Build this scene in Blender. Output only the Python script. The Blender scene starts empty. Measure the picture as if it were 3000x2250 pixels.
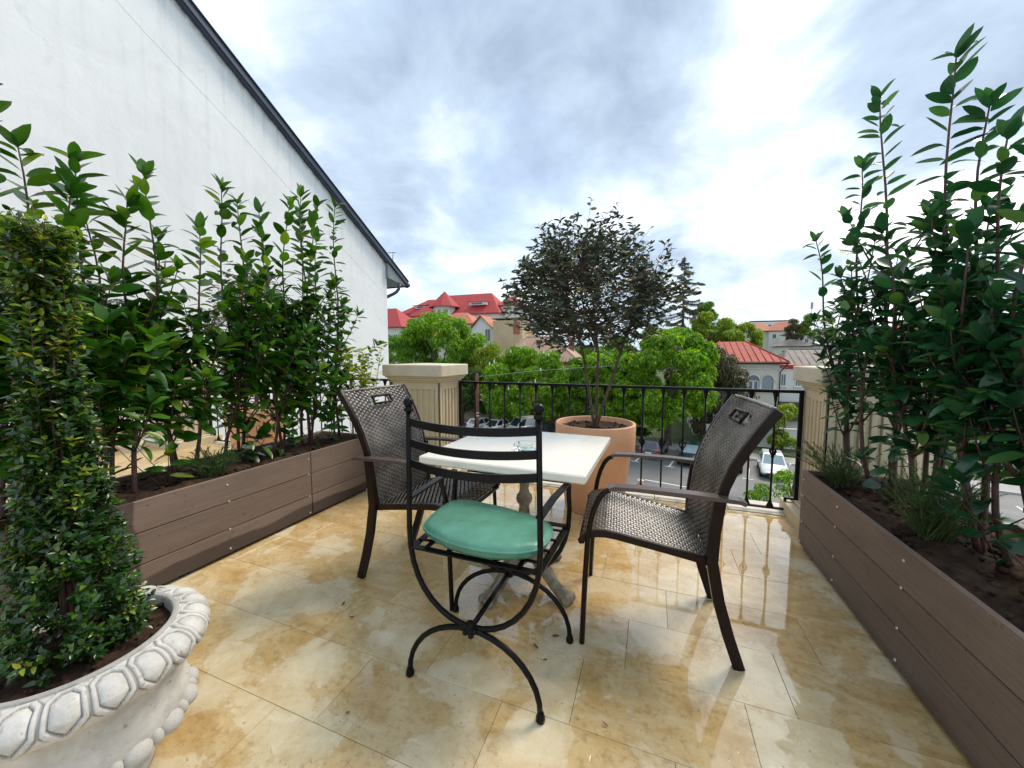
import bpy, math, random
from mathutils import Vector as V, Matrix as M, noise as NZ

# ------------------------------------------------------------------ camera, sky, sun, exposure
SC = bpy.context.scene
COL = SC.collection
R = math.radians
CAM = V((0, 0, 1.25))
cd = bpy.data.cameras.new("camera"); cam = bpy.data.objects.new("camera", cd); COL.objects.link(cam)
cd.sensor_fit = 'HORIZONTAL'; cd.sensor_width = 36.0; cd.lens = 36.0 * 806 / 2212
cd.clip_start = 0.02; cd.clip_end = 3000
cam.location = CAM
cam.rotation_euler = (R(90 - 4.48), 0, R(20.58))
SC.camera = cam
SC.view_settings.view_transform = 'Standard'; SC.view_settings.look = 'None'
SC.view_settings.gamma = 1; SC.view_settings.use_curve_mapping = False
SC.view_settings.exposure = 1.14
SC.cycles.max_bounces = 8; SC.cycles.diffuse_bounces = 3; SC.cycles.glossy_bounces = 3
SC.cycles.transmission_bounces = 12; SC.cycles.transparent_max_bounces = 8
SC.cycles.sample_clamp_indirect = 6
SC.cycles.use_denoising = True
SUN_EL, SUN_AZ = R(52), R(30)        # azimuth measured from +Y towards +X


class NT:
    """small helper to write node trees"""
    def __init__(s, tree):
        s.t = tree; s.n = tree.nodes; s.l = tree.links
        s.n.clear()

    def new(s, kind, **kw):
        n = s.n.new(kind)
        for k, v in kw.items():
            if k.startswith('i_'):
                n.inputs[k[2:].replace('_', ' ')].default_value = v
            elif k.startswith('x'):
                n.inputs[int(k[1:])].default_value = v
            else:
                setattr(n, k, v)
        return n

    def link(s, a, b):
        s.l.new(a, b)

    def noise(s, vec, scale, detail=4, rough=.5, dist=0.0):
        n = s.new('ShaderNodeTexNoise', i_Scale=scale, i_Detail=detail, i_Roughness=rough, i_Distortion=dist)
        if vec is not None: s.link(vec, n.inputs['Vector'])
        return n.outputs['Fac']

    def math(s, op, a, b=None, c=None, clamp=False):
        n = s.new('ShaderNodeMath', operation=op, use_clamp=clamp)
        for i, v in enumerate((a, b, c)):
            if v is None: continue
            if isinstance(v, (int, float)): n.inputs[i].default_value = v
            else: s.link(v, n.inputs[i])
        return n.outputs[0]

    def ramp(s, fac, stops, interp='LINEAR'):
        n = s.new('ShaderNodeValToRGB'); r = n.color_ramp; r.interpolation = interp
        while len(r.elements) < len(stops): r.elements.new(.5)
        for e, (p, c) in zip(r.elements, stops):
            e.position = p; e.color = (c[0], c[1], c[2], 1) if not isinstance(c, (int, float)) else (c, c, c, 1)
        s.link(fac, n.inputs[0]); return n.outputs[0]

    def mix(s, fac, a, b, mode='MIX'):
        n = s.new('ShaderNodeMix', data_type='RGBA', blend_type=mode)
        for sock, v in ((n.inputs[0], fac), (n.inputs[6], a), (n.inputs[7], b)):
            if isinstance(v, (int, float)): sock.default_value = v
            elif isinstance(v, (tuple, list)): sock.default_value = (v[0], v[1], v[2], 1)
            else: s.link(v, sock)
        return n.outputs[2]

    def vmath(s, op, a, b=None):
        n = s.new('ShaderNodeVectorMath', operation=op)
        for i, v in enumerate((a, b)):
            if v is None: continue
            if isinstance(v, (tuple, list)): n.inputs[i].default_value = v
            else: s.link(v, n.inputs[i])
        return n.outputs['Value'] if op in ('DOT_PRODUCT', 'LENGTH', 'DISTANCE') else n.outputs[0]


# world: clear-sky light under a procedural cloud layer
world = bpy.data.worlds.new("World"); SC.world = world; world.use_nodes = True
w = NT(world.node_tree)
out = w.new('ShaderNodeOutputWorld')
sky = w.new('ShaderNodeTexSky', sky_type='NISHITA', sun_disc=False, sun_elevation=SUN_EL, sun_rotation=SUN_AZ, air_density=1.2, dust_density=1.5)
bg1 = w.new('ShaderNodeBackground', i_Strength=0.10); w.link(sky.outputs[0], bg1.inputs[0])
tc = w.new('ShaderNodeTexCoord')
dirv = tc.outputs['Generated']
sep = w.new('ShaderNodeSeparateXYZ'); w.link(dirv, sep.inputs[0])
hz = w.math('ADD', w.math('MAXIMUM', sep.outputs[2], 0.0), 0.34)
px = w.math('DIVIDE', sep.outputs[0], hz); py = w.math('DIVIDE', sep.outputs[1], hz)
cmb = w.new('ShaderNodeCombineXYZ'); w.link(px, cmb.inputs[0]); w.link(py, cmb.inputs[1])
cmb.inputs[2].default_value = 21.3
pv = cmb.outputs[0]
big = w.noise(pv, 0.95, 3, .5, .2)
mid = w.noise(pv, 2.4, 10, .56, .25)


def cap(d, c0, c1):                                             # soft disc on the sky dome
    v = w.vmath('DOT_PRODUCT', dirv, V(d).normalized()[:])
    n = w.new('ShaderNodeMapRange', interpolation_type='SMOOTHSTEP', x1=c0, x2=c1); w.link(v, n.inputs[0]); return n.outputs[0]


dens = w.math('ADD', w.math('MULTIPLY', big, .55), w.math('MULTIPLY', mid, 1.20))
dens = w.math('SUBTRACT', dens, .37)
for d, c0, c1, k in (((-.30, .74, .60), .88, .985, .105), ((.30, .70, .65), .92, .985, .10), ((-.62, .60, .50), .95, .99, .02),
                     ((.27, .86, .43), .935, .985, -.11), ((.50, .84, .22), .86, .97, -.05), ((-.30, .88, .35), .95, .995, -.04)):
    dens = w.math('ADD', dens, w.math('MULTIPLY', cap(d, c0, c1), k))
low = w.math('MULTIPLY', w.math('SUBTRACT', .34, sep.outputs[2], clamp=True), .10)
dens = w.math('SUBTRACT', dens, low)
ccol = w.ramp(dens, [(.20, (1.16, 1.15, 1.12)), (.32, (.66, .69, .70)), (.42, (.435, .495, .555)), (.54, (.305, .375, .46)), (.74, (.205, .255, .34))])
hzn = w.math('MULTIPLY', w.math('SUBTRACT', .24, sep.outputs[2], clamp=True), 2.6)
ccol = w.mix(hzn, ccol, (.41, .51, .56))
bg2 = w.new('ShaderNodeBackground', i_Strength=1.0); w.link(ccol, bg2.inputs[0])
cover = w.ramp(w.noise(pv, 1.3, 8, .6, .3), [(.25, .55), (.5, 1.0)])
mx = w.new('ShaderNodeMixShader'); w.link(cover, mx.inputs[0]); w.link(bg1.outputs[0], mx.inputs[1]); w.link(bg2.outputs[0], mx.inputs[2])
w.link(mx.outputs[0], out.inputs[0])

sund = (math.sin(SUN_AZ) * math.cos(SUN_EL), math.cos(SUN_AZ) * math.cos(SUN_EL), math.sin(SUN_EL))
sl = bpy.data.lights.new("sun", 'SUN'); sl.energy = 1.5; sl.angle = R(22); sl.color = (1, .90, .76)
so = bpy.data.objects.new("sun", sl); COL.objects.link(so)
so.rotation_euler = V(sund).to_track_quat('Z', 'Y').to_euler()

# ------------------------------------------------------------------ mesh and object helpers
RND = random.Random(7)


class MB:
    def __init__(s):
        s.v = []; s.f = []; s.sm = []; s.mi = []

    def add(s, vs, fs, smooth=False, mi=0):
        o = len(s.v); s.v += [tuple(p) for p in vs]
        for f in fs:
            s.f.append(tuple(i + o for i in f)); s.sm.append(smooth); s.mi.append(mi)
        return s

    def box(s, c, size, rz=0.0, bev=0.0, mi=0, mat=None):
        x, y, z = (d / 2 for d in size)
        if bev <= 0:
            vs = [V((a * x, b * y, e * z)) for e in (-1, 1) for a, b in ((-1, -1), (1, -1), (1, 1), (-1, 1))]
            fs = [(3, 2, 1, 0), (4, 5, 6, 7), (0, 1, 5, 4), (1, 2, 6, 5), (2, 3, 7, 6), (3, 0, 4, 7)]
        else:
            b = min(bev, x * .9, y * .9, z * .9); vs = []; fs = []
            for sx in (-1, 1):
                for sy in (-1, 1):
                    for sz in (-1, 1):
                        vs += [V((sx * (x - b), sy * (y - b), sz * z)), V((sx * (x - b), sy * y, sz * (z - b))), V((sx * x, sy * (y - b), sz * (z - b)))]
            ix = lambda a, c_, e, k: ((a > 0) * 4 + (c_ > 0) * 2 + (e > 0)) * 3 + k
            for e in (-1, 1):
                q = [ix(-1, -1, e, 0), ix(1, -1, e, 0), ix(1, 1, e, 0), ix(-1, 1, e, 0)]; fs.append(q if e > 0 else q[::-1])
                q = [ix(-1, e, -1, 1), ix(1, e, -1, 1), ix(1, e, 1, 1), ix(-1, e, 1, 1)]; fs.append(q if e < 0 else q[::-1])
                q = [ix(e, -1, -1, 2), ix(e, 1, -1, 2), ix(e, 1, 1, 2), ix(e, -1, 1, 2)]; fs.append(q if e > 0 else q[::-1])
                for g in (-1, 1):
                    fs.append((ix(-1, e, g, 0), ix(1, e, g, 0), ix(1, e, g, 1), ix(-1, e, g, 1)))
                    fs.append((ix(e, -1, g, 0), ix(e, 1, g, 0), ix(e, 1, g, 2), ix(e, -1, g, 2)))
                    fs.append((ix(e, g, -1, 1), ix(e, g, 1, 1), ix(e, g, 1, 2), ix(e, g, -1, 2)))
                    for h in (-1, 1):
                        fs.append((ix(e, g, h, 0), ix(e, g, h, 1), ix(e, g, h, 2)))
        m = M.Translation(V(c)) @ (mat if mat is not None else M.Rotation(rz, 4, 'Z'))
        return s.add([m @ p for p in vs], fs, False, mi)

    def tube(s, pts, rad, n=8, cap=True, smooth=True, mi=0, flat=None, closed=False, up=None):
        """tube along a polyline; rad: number or list; flat=(a,b): elliptical / rectangular section half sizes"""
        pts = [V(p) for p in pts]; k = len(pts)
        if not isinstance(rad, (list, tuple)): rad = [rad] * k
        vs = []; ref = V(up) if up is not None else None
        prev = None
        for i, p in enumerate(pts):
            a = pts[i - 1] if (i or closed) else p; b = pts[(i + 1) % k] if (i < k - 1 or closed) else p
            t = (b - a).normalized()
            if ref is not None: x = ref.cross(t)
            elif prev is None: x = (V((0, 0, 1)) if abs(t.z) < .9 else V((1, 0, 0))).cross(t)
            else: x = prev - t * prev.dot(t)
            if x.length < 1e-6: x = V((1, 0, 0)).cross(t)
            x.normalize(); y = t.cross(x); prev = x
            if flat:
                for cx, cy in ((-1, -1), (1, -1), (1, 1), (-1, 1)):
                    vs.append(p + x * cx * flat[0] + y * cy * flat[1])
            else:
                for j in range(n):
                    q = 2 * math.pi * j / n; vs.append(p + (x * math.cos(q) + y * math.sin(q)) * rad[i])
        m = 4 if flat else n; fs = []
        for i in range(k if closed else k - 1):
            a = i * m; b = ((i + 1) % k) * m
            for j in range(m): fs.append((a + j, a + (j + 1) % m, b + (j + 1) % m, b + j))
        if cap and not closed:
            fs.append(tuple(range(m))[::-1]); fs.append(tuple((k - 1) * m + j for j in range(m)))
        return s.add(vs, fs, smooth and not flat, mi)

    def lathe(s, prof, n=32, c=(0, 0, 0), smooth=True, mi=0, cap=False):
        vs = []; fs = []; k = len(prof)
        for r, z in prof:
            for j in range(n):
                a = 2 * math.pi * j / n; vs.append((c[0] + r * math.cos(a), c[1] + r * math.sin(a), c[2] + z))
        for i in range(k - 1):
            for j in range(n):
                fs.append((i * n + j, i * n + (j + 1) % n, (i + 1) * n + (j + 1) % n, (i + 1) * n + j))
        if cap:
            fs.append(tuple(range(n))[::-1]); fs.append(tuple((k - 1) * n + j for j in range(n)))
        return s.add(vs, fs, smooth, mi)

    def ball(s, c, r, n=10, m=6, mi=0, sq=(1, 1, 1)):
        vs = [(c[0], c[1], c[2] - r * sq[2])]; fs = []
        for i in range(1, m):
            t = math.pi * i / m
            for j in range(n):
                a = 2 * math.pi * j / n
                vs.append((c[0] + r * sq[0] * math.sin(t) * math.cos(a), c[1] + r * sq[1] * math.sin(t) * math.sin(a), c[2] - r * sq[2] * math.cos(t)))
        vs.append((c[0], c[1], c[2] + r * sq[2])); e = len(vs) - 1
        for j in range(n):
            fs.append((0, 1 + (j + 1) % n, 1 + j)); fs.append((e, 1 + (m - 2) * n + j, 1 + (m - 2) * n + (j + 1) % n))
            for i in range(m - 2):
                a = 1 + i * n; fs.append((a + j, a + (j + 1) % n, a + n + (j + 1) % n, a + n + j))
        return s.add(vs, fs, True, mi)

    def grid(s, rows, smooth=True, closed=False, mi=0):
        n = len(rows[0]); vs = [p for r in rows for p in r]; fs = []
        for i in range(len(rows) - 1):
            for j in range(n if closed else n - 1):
                fs.append((i * n + j, i * n + (j + 1) % n, (i + 1) * n + (j + 1) % n, (i + 1) * n + j))
        return s.add(vs, fs, smooth, mi)

    def prism(s, poly, z0, z1, mi=0):
        n = len(poly); vs = [(x, y, z0) for x, y in poly] + [(x, y, z1) for x, y in poly]
        fs = [tuple(range(n))[::-1], tuple(range(n, 2 * n))] + [(i, (i + 1) % n, n + (i + 1) % n, n + i) for i in range(n)]
        return s.add(vs, fs, False, mi)

    def mesh(s, name):
        me = bpy.data.meshes.new(name); me.from_pydata(s.v, [], s.f)
        me.polygons.foreach_set('use_smooth', s.sm)
        if any(s.mi): me.polygons.foreach_set('material_index', s.mi)
        me.update(); return me


def obj(name, mb, mat, parent=None, label=None, kind=None, loc=None):
    me = mb.mesh(name) if isinstance(mb, MB) else mb
    if mat is not None and not me.materials:
        for m in (mat if isinstance(mat, (list, tuple)) else [mat]): me.materials.append(m)
    o = bpy.data.objects.new(name, me); COL.objects.link(o)
    if parent is not None: o.parent = parent
    if loc is not None: o.location = loc
    if label: o['label'] = label
    if kind: o['kind'] = kind
    return o


def thing(name, label, cat, loc=(0, 0, 0), rz=0.0, group=None):
    o = bpy.data.objects.new(name, None); COL.objects.link(o)
    o.empty_display_size = .1
    o.location = loc; o.rotation_euler = (0, 0, rz); o['label'] = label; o['category'] = cat
    if group: o['group'] = group
    return o


def tag(o, label, cat, group=None):
    o['label'] = label; o['category'] = cat
    if group: o['group'] = group
    return o


def struct(name, mb, mat):
    return obj(name, mb, mat, kind='structure')


def dup(root, loc, rz, label, group=None):
    r = root.copy(); COL.objects.link(r); r.location = loc; r.rotation_euler = (0, 0, rz); r['label'] = label
    if group: r['group'] = group
    for ch in list(root.children):
        c = ch.copy(); COL.objects.link(c); c.parent = r
        for g in ch.children:
            d = g.copy(); COL.objects.link(d); d.parent = c
    return r


def lerp(a, b, t): return a + (b - a) * t


def bez(p0, p1, p2, p3, n):
    p0, p1, p2, p3 = V(p0), V(p1), V(p2), V(p3); r = []
    for i in range(n + 1):
        t = i / n; u = 1 - t
        r.append(p0 * u ** 3 + p1 * 3 * u * u * t + p2 * 3 * u * t * t + p3 * t ** 3)
    return r


# ------------------------------------------------------------------ materials
MATS = {}


def mat(name, base, rough=.6, metal=0.0, var=.12, scale=6.0, bump=.0, bscale=60.0, spec=.5, coat=0.0, dark=None, space='Object'):
    if name in MATS: return MATS[name]
    m = bpy.data.materials.new(name); m.use_nodes = True
    t = NT(m.node_tree); o = t.new('ShaderNodeOutputMaterial'); b = t.new('ShaderNodeBsdfPrincipled')
    b.inputs['Roughness'].default_value = rough; b.inputs['Metallic'].default_value = metal
    b.inputs['Specular IOR Level'].default_value = spec; b.inputs['Coat Weight'].default_value = coat
    c = t.new('ShaderNodeTexCoord').outputs[space]
    n = t.noise(c, scale, 6, .6)
    lo = [x * (1 - var) for x in base] if dark is None else dark
    hi = [min(1, x * (1 + var)) for x in base]
    t.link(t.ramp(n, [(.3, lo), (.7, hi)]), b.inputs['Base Color'])
    t.link(t.math('ADD', t.math('MULTIPLY', t.noise(c, scale * 2.3, 4), .16), rough - .08), b.inputs['Roughness'])
    if bump:
        bp = t.new('ShaderNodeBump', i_Strength=bump, i_Distance=.01)
        t.link(t.noise(c, bscale, 6, .65), bp.inputs['Height']); t.link(bp.outputs[0], b.inputs['Normal'])
    t.link(b.outputs[0], o.inputs[0]); MATS[name] = m; return m


def leafmat(name, ca, cb, rough=.32, trans=.25, tcol=None, spec=.5):
    if name in MATS: return MATS[name]
    m = bpy.data.materials.new(name); m.use_nodes = True
    t = NT(m.node_tree); o = t.new('ShaderNodeOutputMaterial'); b = t.new('ShaderNodeBsdfPrincipled')
    oi = t.new('ShaderNodeObjectInfo'); ge = t.new('ShaderNodeNewGeometry')
    r = t.math('FRACT', t.math('ADD', oi.outputs['Random'], ge.outputs['Random Per Island']))
    col = t.ramp(r, [(0, [x * .8 for x in ca]), (.35, ca), (.8, cb), (.93, (min(1, cb[0] * 1.9 + .01), cb[1] * 1.35, cb[2])), (1, (min(1, cb[0] * 2.6 + .02), cb[1] * 1.55, cb[2]))])
    t.link(col, b.inputs['Base Color']); b.inputs['Roughness'].default_value = rough
    b.inputs['Specular IOR Level'].default_value = spec
    tr = t.new('ShaderNodeBsdfTranslucent')
    t.link(t.mix(1.0, col, tcol or (1.6, 1.9, .7), 'MULTIPLY'), tr.inputs[0])
    mx = t.new('ShaderNodeMixShader', x0=trans); t.link(b.outputs[0], mx.inputs[1]); t.link(tr.outputs[0], mx.inputs[2])
    t.link(mx.outputs[0], o.inputs[0]); MATS[name] = m; return m


def glassmat(name, tint=(.03, .04, .05), rough=.05):
    return mat(name, tint, rough + .05, 0, .1, 1.0, spec=.9)
# ------------------------------------------------------------------ terrace floor
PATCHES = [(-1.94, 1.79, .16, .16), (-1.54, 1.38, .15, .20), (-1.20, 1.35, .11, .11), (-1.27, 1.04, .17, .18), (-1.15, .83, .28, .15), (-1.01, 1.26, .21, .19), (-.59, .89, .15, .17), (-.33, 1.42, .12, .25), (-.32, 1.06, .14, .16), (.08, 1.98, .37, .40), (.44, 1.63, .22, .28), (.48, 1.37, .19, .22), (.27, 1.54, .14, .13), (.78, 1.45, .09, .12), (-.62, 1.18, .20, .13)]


def floor_material():
    m = bpy.data.materials.new("wet_stone"); m.use_nodes = True
    t = NT(m.node_tree); o = t.new('ShaderNodeOutputMaterial'); b = t.new('ShaderNodeBsdfPrincipled')
    p = t.new('ShaderNodeNewGeometry').outputs['Position']; oi = t.new('ShaderNodeObjectInfo').outputs['Random']
    off = t.new('ShaderNodeCombineXYZ'); t.link(t.math('MULTIPLY', oi, 37.0), off.inputs[2])
    pt = t.vmath('ADD', p, off.outputs[0])                      # grain differs from tile to tile
    grain = t.noise(t.vmath('MULTIPLY', pt, (1.0, 2.2, 1.0)), 3.4, 8, .66, 1.2)
    fine = t.noise(pt, 34, 6, .7)
    col = t.ramp(grain, [(.28, (.45, .285, .115)), (.45, (.55, .385, .185)), (.58, (.61, .46, .25)), (.75, (.68, .56, .36))])
    col = t.mix(t.ramp(fine, [(.36, .55), (.5, 0)]), col, (.34, .22, .095))
    # drier patches and sky reflection painted pale, with crisp water-line edges, running across the joints
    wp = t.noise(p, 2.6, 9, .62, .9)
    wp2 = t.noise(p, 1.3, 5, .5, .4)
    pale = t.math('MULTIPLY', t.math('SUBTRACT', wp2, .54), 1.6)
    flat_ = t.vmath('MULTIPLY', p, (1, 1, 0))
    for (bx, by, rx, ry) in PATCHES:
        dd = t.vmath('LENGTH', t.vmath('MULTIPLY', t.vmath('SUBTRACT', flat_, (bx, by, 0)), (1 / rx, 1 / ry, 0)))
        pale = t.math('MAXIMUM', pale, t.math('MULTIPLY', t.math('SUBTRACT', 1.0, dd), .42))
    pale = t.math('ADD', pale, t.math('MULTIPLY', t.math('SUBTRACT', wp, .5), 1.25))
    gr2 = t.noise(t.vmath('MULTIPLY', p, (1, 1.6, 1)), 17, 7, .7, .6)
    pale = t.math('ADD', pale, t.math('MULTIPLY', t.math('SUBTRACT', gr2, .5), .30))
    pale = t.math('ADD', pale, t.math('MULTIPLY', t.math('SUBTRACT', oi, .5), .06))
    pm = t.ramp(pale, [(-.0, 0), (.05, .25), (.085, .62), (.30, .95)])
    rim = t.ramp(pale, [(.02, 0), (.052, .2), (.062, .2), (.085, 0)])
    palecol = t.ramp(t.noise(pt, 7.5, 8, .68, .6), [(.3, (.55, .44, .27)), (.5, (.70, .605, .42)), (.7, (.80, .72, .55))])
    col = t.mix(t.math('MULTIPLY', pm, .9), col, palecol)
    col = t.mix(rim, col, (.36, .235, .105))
    val = t.new('ShaderNodeHueSaturation', i_Saturation=1.06); t.link(col, val.inputs['Color'])
    t.link(t.math('ADD', t.math('MULTIPLY', oi, .14), .93), val.inputs['Value'])
    pits = t.ramp(t.noise(pt, 85, 3, .5), [(.27, 1), (.34, 0)])
    col = t.mix(t.math('MULTIPLY', pits, .5), val.outputs[0], (.16, .10, .05))
    t.link(col, b.inputs['Base Color'])
    # standing water: mirror-smooth film, thinner and rougher where the stone shows
    film = t.noise(p, 1.7, 4, .5, .7)
    sx = t.new('ShaderNodeSeparateXYZ'); t.link(p, sx.inputs[0])
    near = t.math('MULTIPLY', t.math('ADD', t.math('MULTIPLY', sx.outputs[0], .10), t.math('MULTIPLY', sx.outputs[1], .045)), 1.0)
    film = t.math('ADD', film, near)
    rough = t.ramp(film, [(.38, .30), (.47, .11), (.54, .03), (.8, .016)])
    t.link(rough, b.inputs['Roughness'])
    b.inputs['Specular IOR Level'].default_value = .62
    b.inputs['Coat IOR'].default_value = 1.45; b.inputs['Coat Roughness'].default_value = .015
    t.link(t.ramp(film, [(.44, 0), (.54, 1)]), b.inputs['Coat Weight'])
    bp = t.new('ShaderNodeBump', i_Strength=.22, i_Distance=.004)
    h = t.math('MULTIPLY', t.math('ADD', t.noise(pt, 26, 6, .6), pits), t.ramp(film, [(.40, 1), (.54, .06)]))
    t.link(h, bp.inputs['Height']); t.link(bp.outputs[0], b.inputs['Normal'])
    # the film itself lies in faint swells
    cb = t.new('ShaderNodeBump', i_Strength=.05, i_Distance=.02); t.link(t.noise(p, 5, 2, .4), cb.inputs['Height']); t.link(cb.outputs[0], b.inputs['Coat Normal'])
    t.link(b.outputs[0], o.inputs[0]); return m


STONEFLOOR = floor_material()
GROUT = mat('grout', (.50, .385, .235), .4, 0, .25, 9)
RENDER = mat('cream_render', (.60, .50, .34), .75, 0, .10, 3.0, .25, 70)
fl = MB(); fl.box((-.75, 1.05, -.163), (3.62, 5.3, .30)); fl.box((-5.86, 1.05, -.163), (6.40, 5.3, .30))
FLOOR = struct('terrace_floor', fl, GROUT)
TW, TD, GAP = .575, .2985, .0013
tile_cache = {}


def tile(x0, x1, y0, y1):
    w_, d_ = x1 - x0 - GAP, y1 - y0 - GAP
    key = (round(w_, 3), round(d_, 3))
    if key not in tile_cache:
        b = MB(); x, y, c = w_ / 2, d_ / 2, .0010
        vs = [(-x, -y, -.012), (x, -y, -.012), (x, y, -.012), (-x, y, -.012), (-x, -y, -c), (x, -y, -c), (x, y, -c), (-x, y, -c),
              (-x + c, -y + c, 0), (x - c, -y + c, 0), (x - c, y - c, 0), (-x + c, y - c, 0)]
        fs = [(0, 1, 5, 4), (1, 2, 6, 5), (2, 3, 7, 6), (3, 0, 4, 7), (4, 5, 9, 8), (5, 6, 10, 9), (6, 7, 11, 10), (7, 4, 8, 11), (8, 9, 10, 11)]
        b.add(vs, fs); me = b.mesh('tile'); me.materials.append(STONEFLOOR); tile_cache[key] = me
    o = bpy.data.objects.new('tile', tile_cache[key]); COL.objects.link(o); o.parent = FLOOR
    o.location = ((x0 + x1) / 2, (y0 + y1) / 2, RND.uniform(-.0006, .0006))
    o.rotation_euler = (RND.uniform(-.0003, .0003), RND.uniform(-.0003, .0003), 0)


def tiles(xa, xb, ya, yb):
    k0 = math.floor((ya - .866) / TD); k = k0
    while .866 + k * TD < yb - .01:
        y0 = max(ya, .866 + k * TD); y1 = min(yb, .866 + (k + 1) * TD)
        ph = (-1.05, -.806, -1.22)[k % 3]
        n = math.floor((xa - ph) / TW)
        while ph + n * TW < xb - .01:
            x0 = max(xa, ph + n * TW); x1 = min(xb, ph + (n + 1) * TW)
            if x1 - x0 > .02 and y1 - y0 > .02: tile(x0, x1, y0, y1)
            n += 1
        k += 1


tiles(-2.50, 1.02, .1, 3.36)
tiles(-8.9, -2.98, 1.3, 3.36)
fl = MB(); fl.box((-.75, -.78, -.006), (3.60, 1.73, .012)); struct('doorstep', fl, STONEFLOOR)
COPING = mat('coping_stone', (.66, .58, .44), .22, 0, .14, 4, .15, 40)
cp = MB()
for i in range(6): cp.box((-1.87 + .56 * i + .28 - .32, 3.50, -.005), (.555, .27, .03), bev=.004)
struct('terrace_edge', cp, COPING)
cp = MB()
for i in range(11): cp.box((-8.8 + .53 * i, 3.50, -.005), (.525, .27, .03), bev=.004)
struct('terrace_edge', cp, COPING)
fc = MB(); fc.box((-3.6, 1.05, -3.91), (11.3, 4.9, 7.18)); fc.box((-3.6, 3.56, -.23), (11.4, .12, .40), bev=.02)
fo = obj('terrace_building', fc, RENDER); tag(fo, 'cream rendered building below the terrace floor', 'building')


# ------------------------------------------------------------------ fluted pillars
PIL = mat('pillar_stone', (.60, .50, .33), .62, 0, .09, 3.5, .3, 55)
CAPM = mat('cap_stone', (.64, .56, .42), .60, 0, .12, 4.5, .3, 45)


def pillar(x0, y0, x1, y1, label, hz=1.155, base=.105):
    cx, cy = (x0 + x1) / 2, (y0 + y1) / 2; w_, d_ = x1 - x0, y1 - y0
    t = thing('stone_pillar', label, 'pillar', (cx, cy, 0), 0, 'fluted stone pillars of the balustrade')
    b = MB(); b.box((0, 0, base / 2 - .01), (w_ + .20, d_ + .14, base + .02), bev=.006); b.box((0, 0, base + .011), (w_ + .08, d_ + .06, .022), bev=.005); obj('plinth', b, PIL, t)
    # shaft: plain corners, recessed flutes between them
    b = MB(); zt = hz - .17; zb = base + .022
    b.box((0, 0, (zt + zb) / 2), (w_ - .03, d_ - .03, zt - zb))
    f0, f1 = zb + .07, zt - .07
    for s, (ux, uy), wid, dep in ((-1, (1, 0), w_, d_), (1, (1, 0), w_, d_), (-1, (0, 1), d_, w_), (1, (0, 1), d_, w_)):
        n = max(5, int((wid - .09) / .058)); st = (wid - .10) / n
        nx, ny = (0, s) if ux else (s, 0)

        def slab(a, bq, z0, z1, th):
            mid = (a + bq) / 2; off = dep / 2 - .015 + th / 2 - .001
            b.box((ux * mid + nx * off, uy * mid + ny * off, (z0 + z1) / 2),
                  ((bq - a) if ux else th + .002, (bq - a) if uy else th + .002, z1 - z0), bev=.004 if th > .01 else 0)
        slab(-wid / 2, -wid / 2 + .05, zb, zt, .015); slab(wid / 2 - .05, wid / 2, zb, zt, .015)
        slab(-wid / 2 + .05, wid / 2 - .05, zb, f0, .0145); slab(-wid / 2 + .05, wid / 2 - .05, f1, zt, .0145)
        for i in range(n):
            a = -wid / 2 + .05 + st * i + st * .24; slab(a, a + st * .52, f0, f1, .0135)
    obj('shaft', b, PIL, t)
    b = MB()
    for (z0, z1, e) in ((hz - .17, hz - .150, .012), (hz - .150, hz - .128, .03), (hz - .128, hz - .112, .045)):
        b.box((0, 0, (z0 + z1) / 2), (w_ + 2 * e, d_ + 2 * e, z1 - z0), bev=.005)
    obj('moulding', b, PIL, t)
    b = MB(); b.box((0, 0, hz - .056), (w_ + .125, d_ + .125, .112), bev=.007)
    b.add([(-w_ / 2 - .05, -d_ / 2 - .05, hz), (w_ / 2 + .05, -d_ / 2 - .05, hz), (w_ / 2 + .05, d_ / 2 + .05, hz), (-w_ / 2 - .05, d_ / 2 + .05, hz), (0, 0, hz + .012)],
          [(0, 1, 4), (1, 2, 4), (2, 3, 4), (3, 0, 4)])
    obj('cap', b, CAPM, t)


pillar(-2.42, 3.04, -1.873, 3.45, 'fluted cream stone pillar with flat cap behind the left wicker chair')
pillar(1.095, 3.04, 1.66, 3.45, 'fluted cream stone pillar behind the end of the right planter', 1.165)
pillar(-6.47, 3.04, -5.90, 3.45, 'fluted cream stone pillar on the neighbouring terrace seen through the left shrubs')

# ------------------------------------------------------------------ wrought iron railing
IRON = mat('black_iron', (.007, .007, .009), .34, 0, .4, 30, .15, 120, spec=.16)
RY = 3.42


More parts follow.
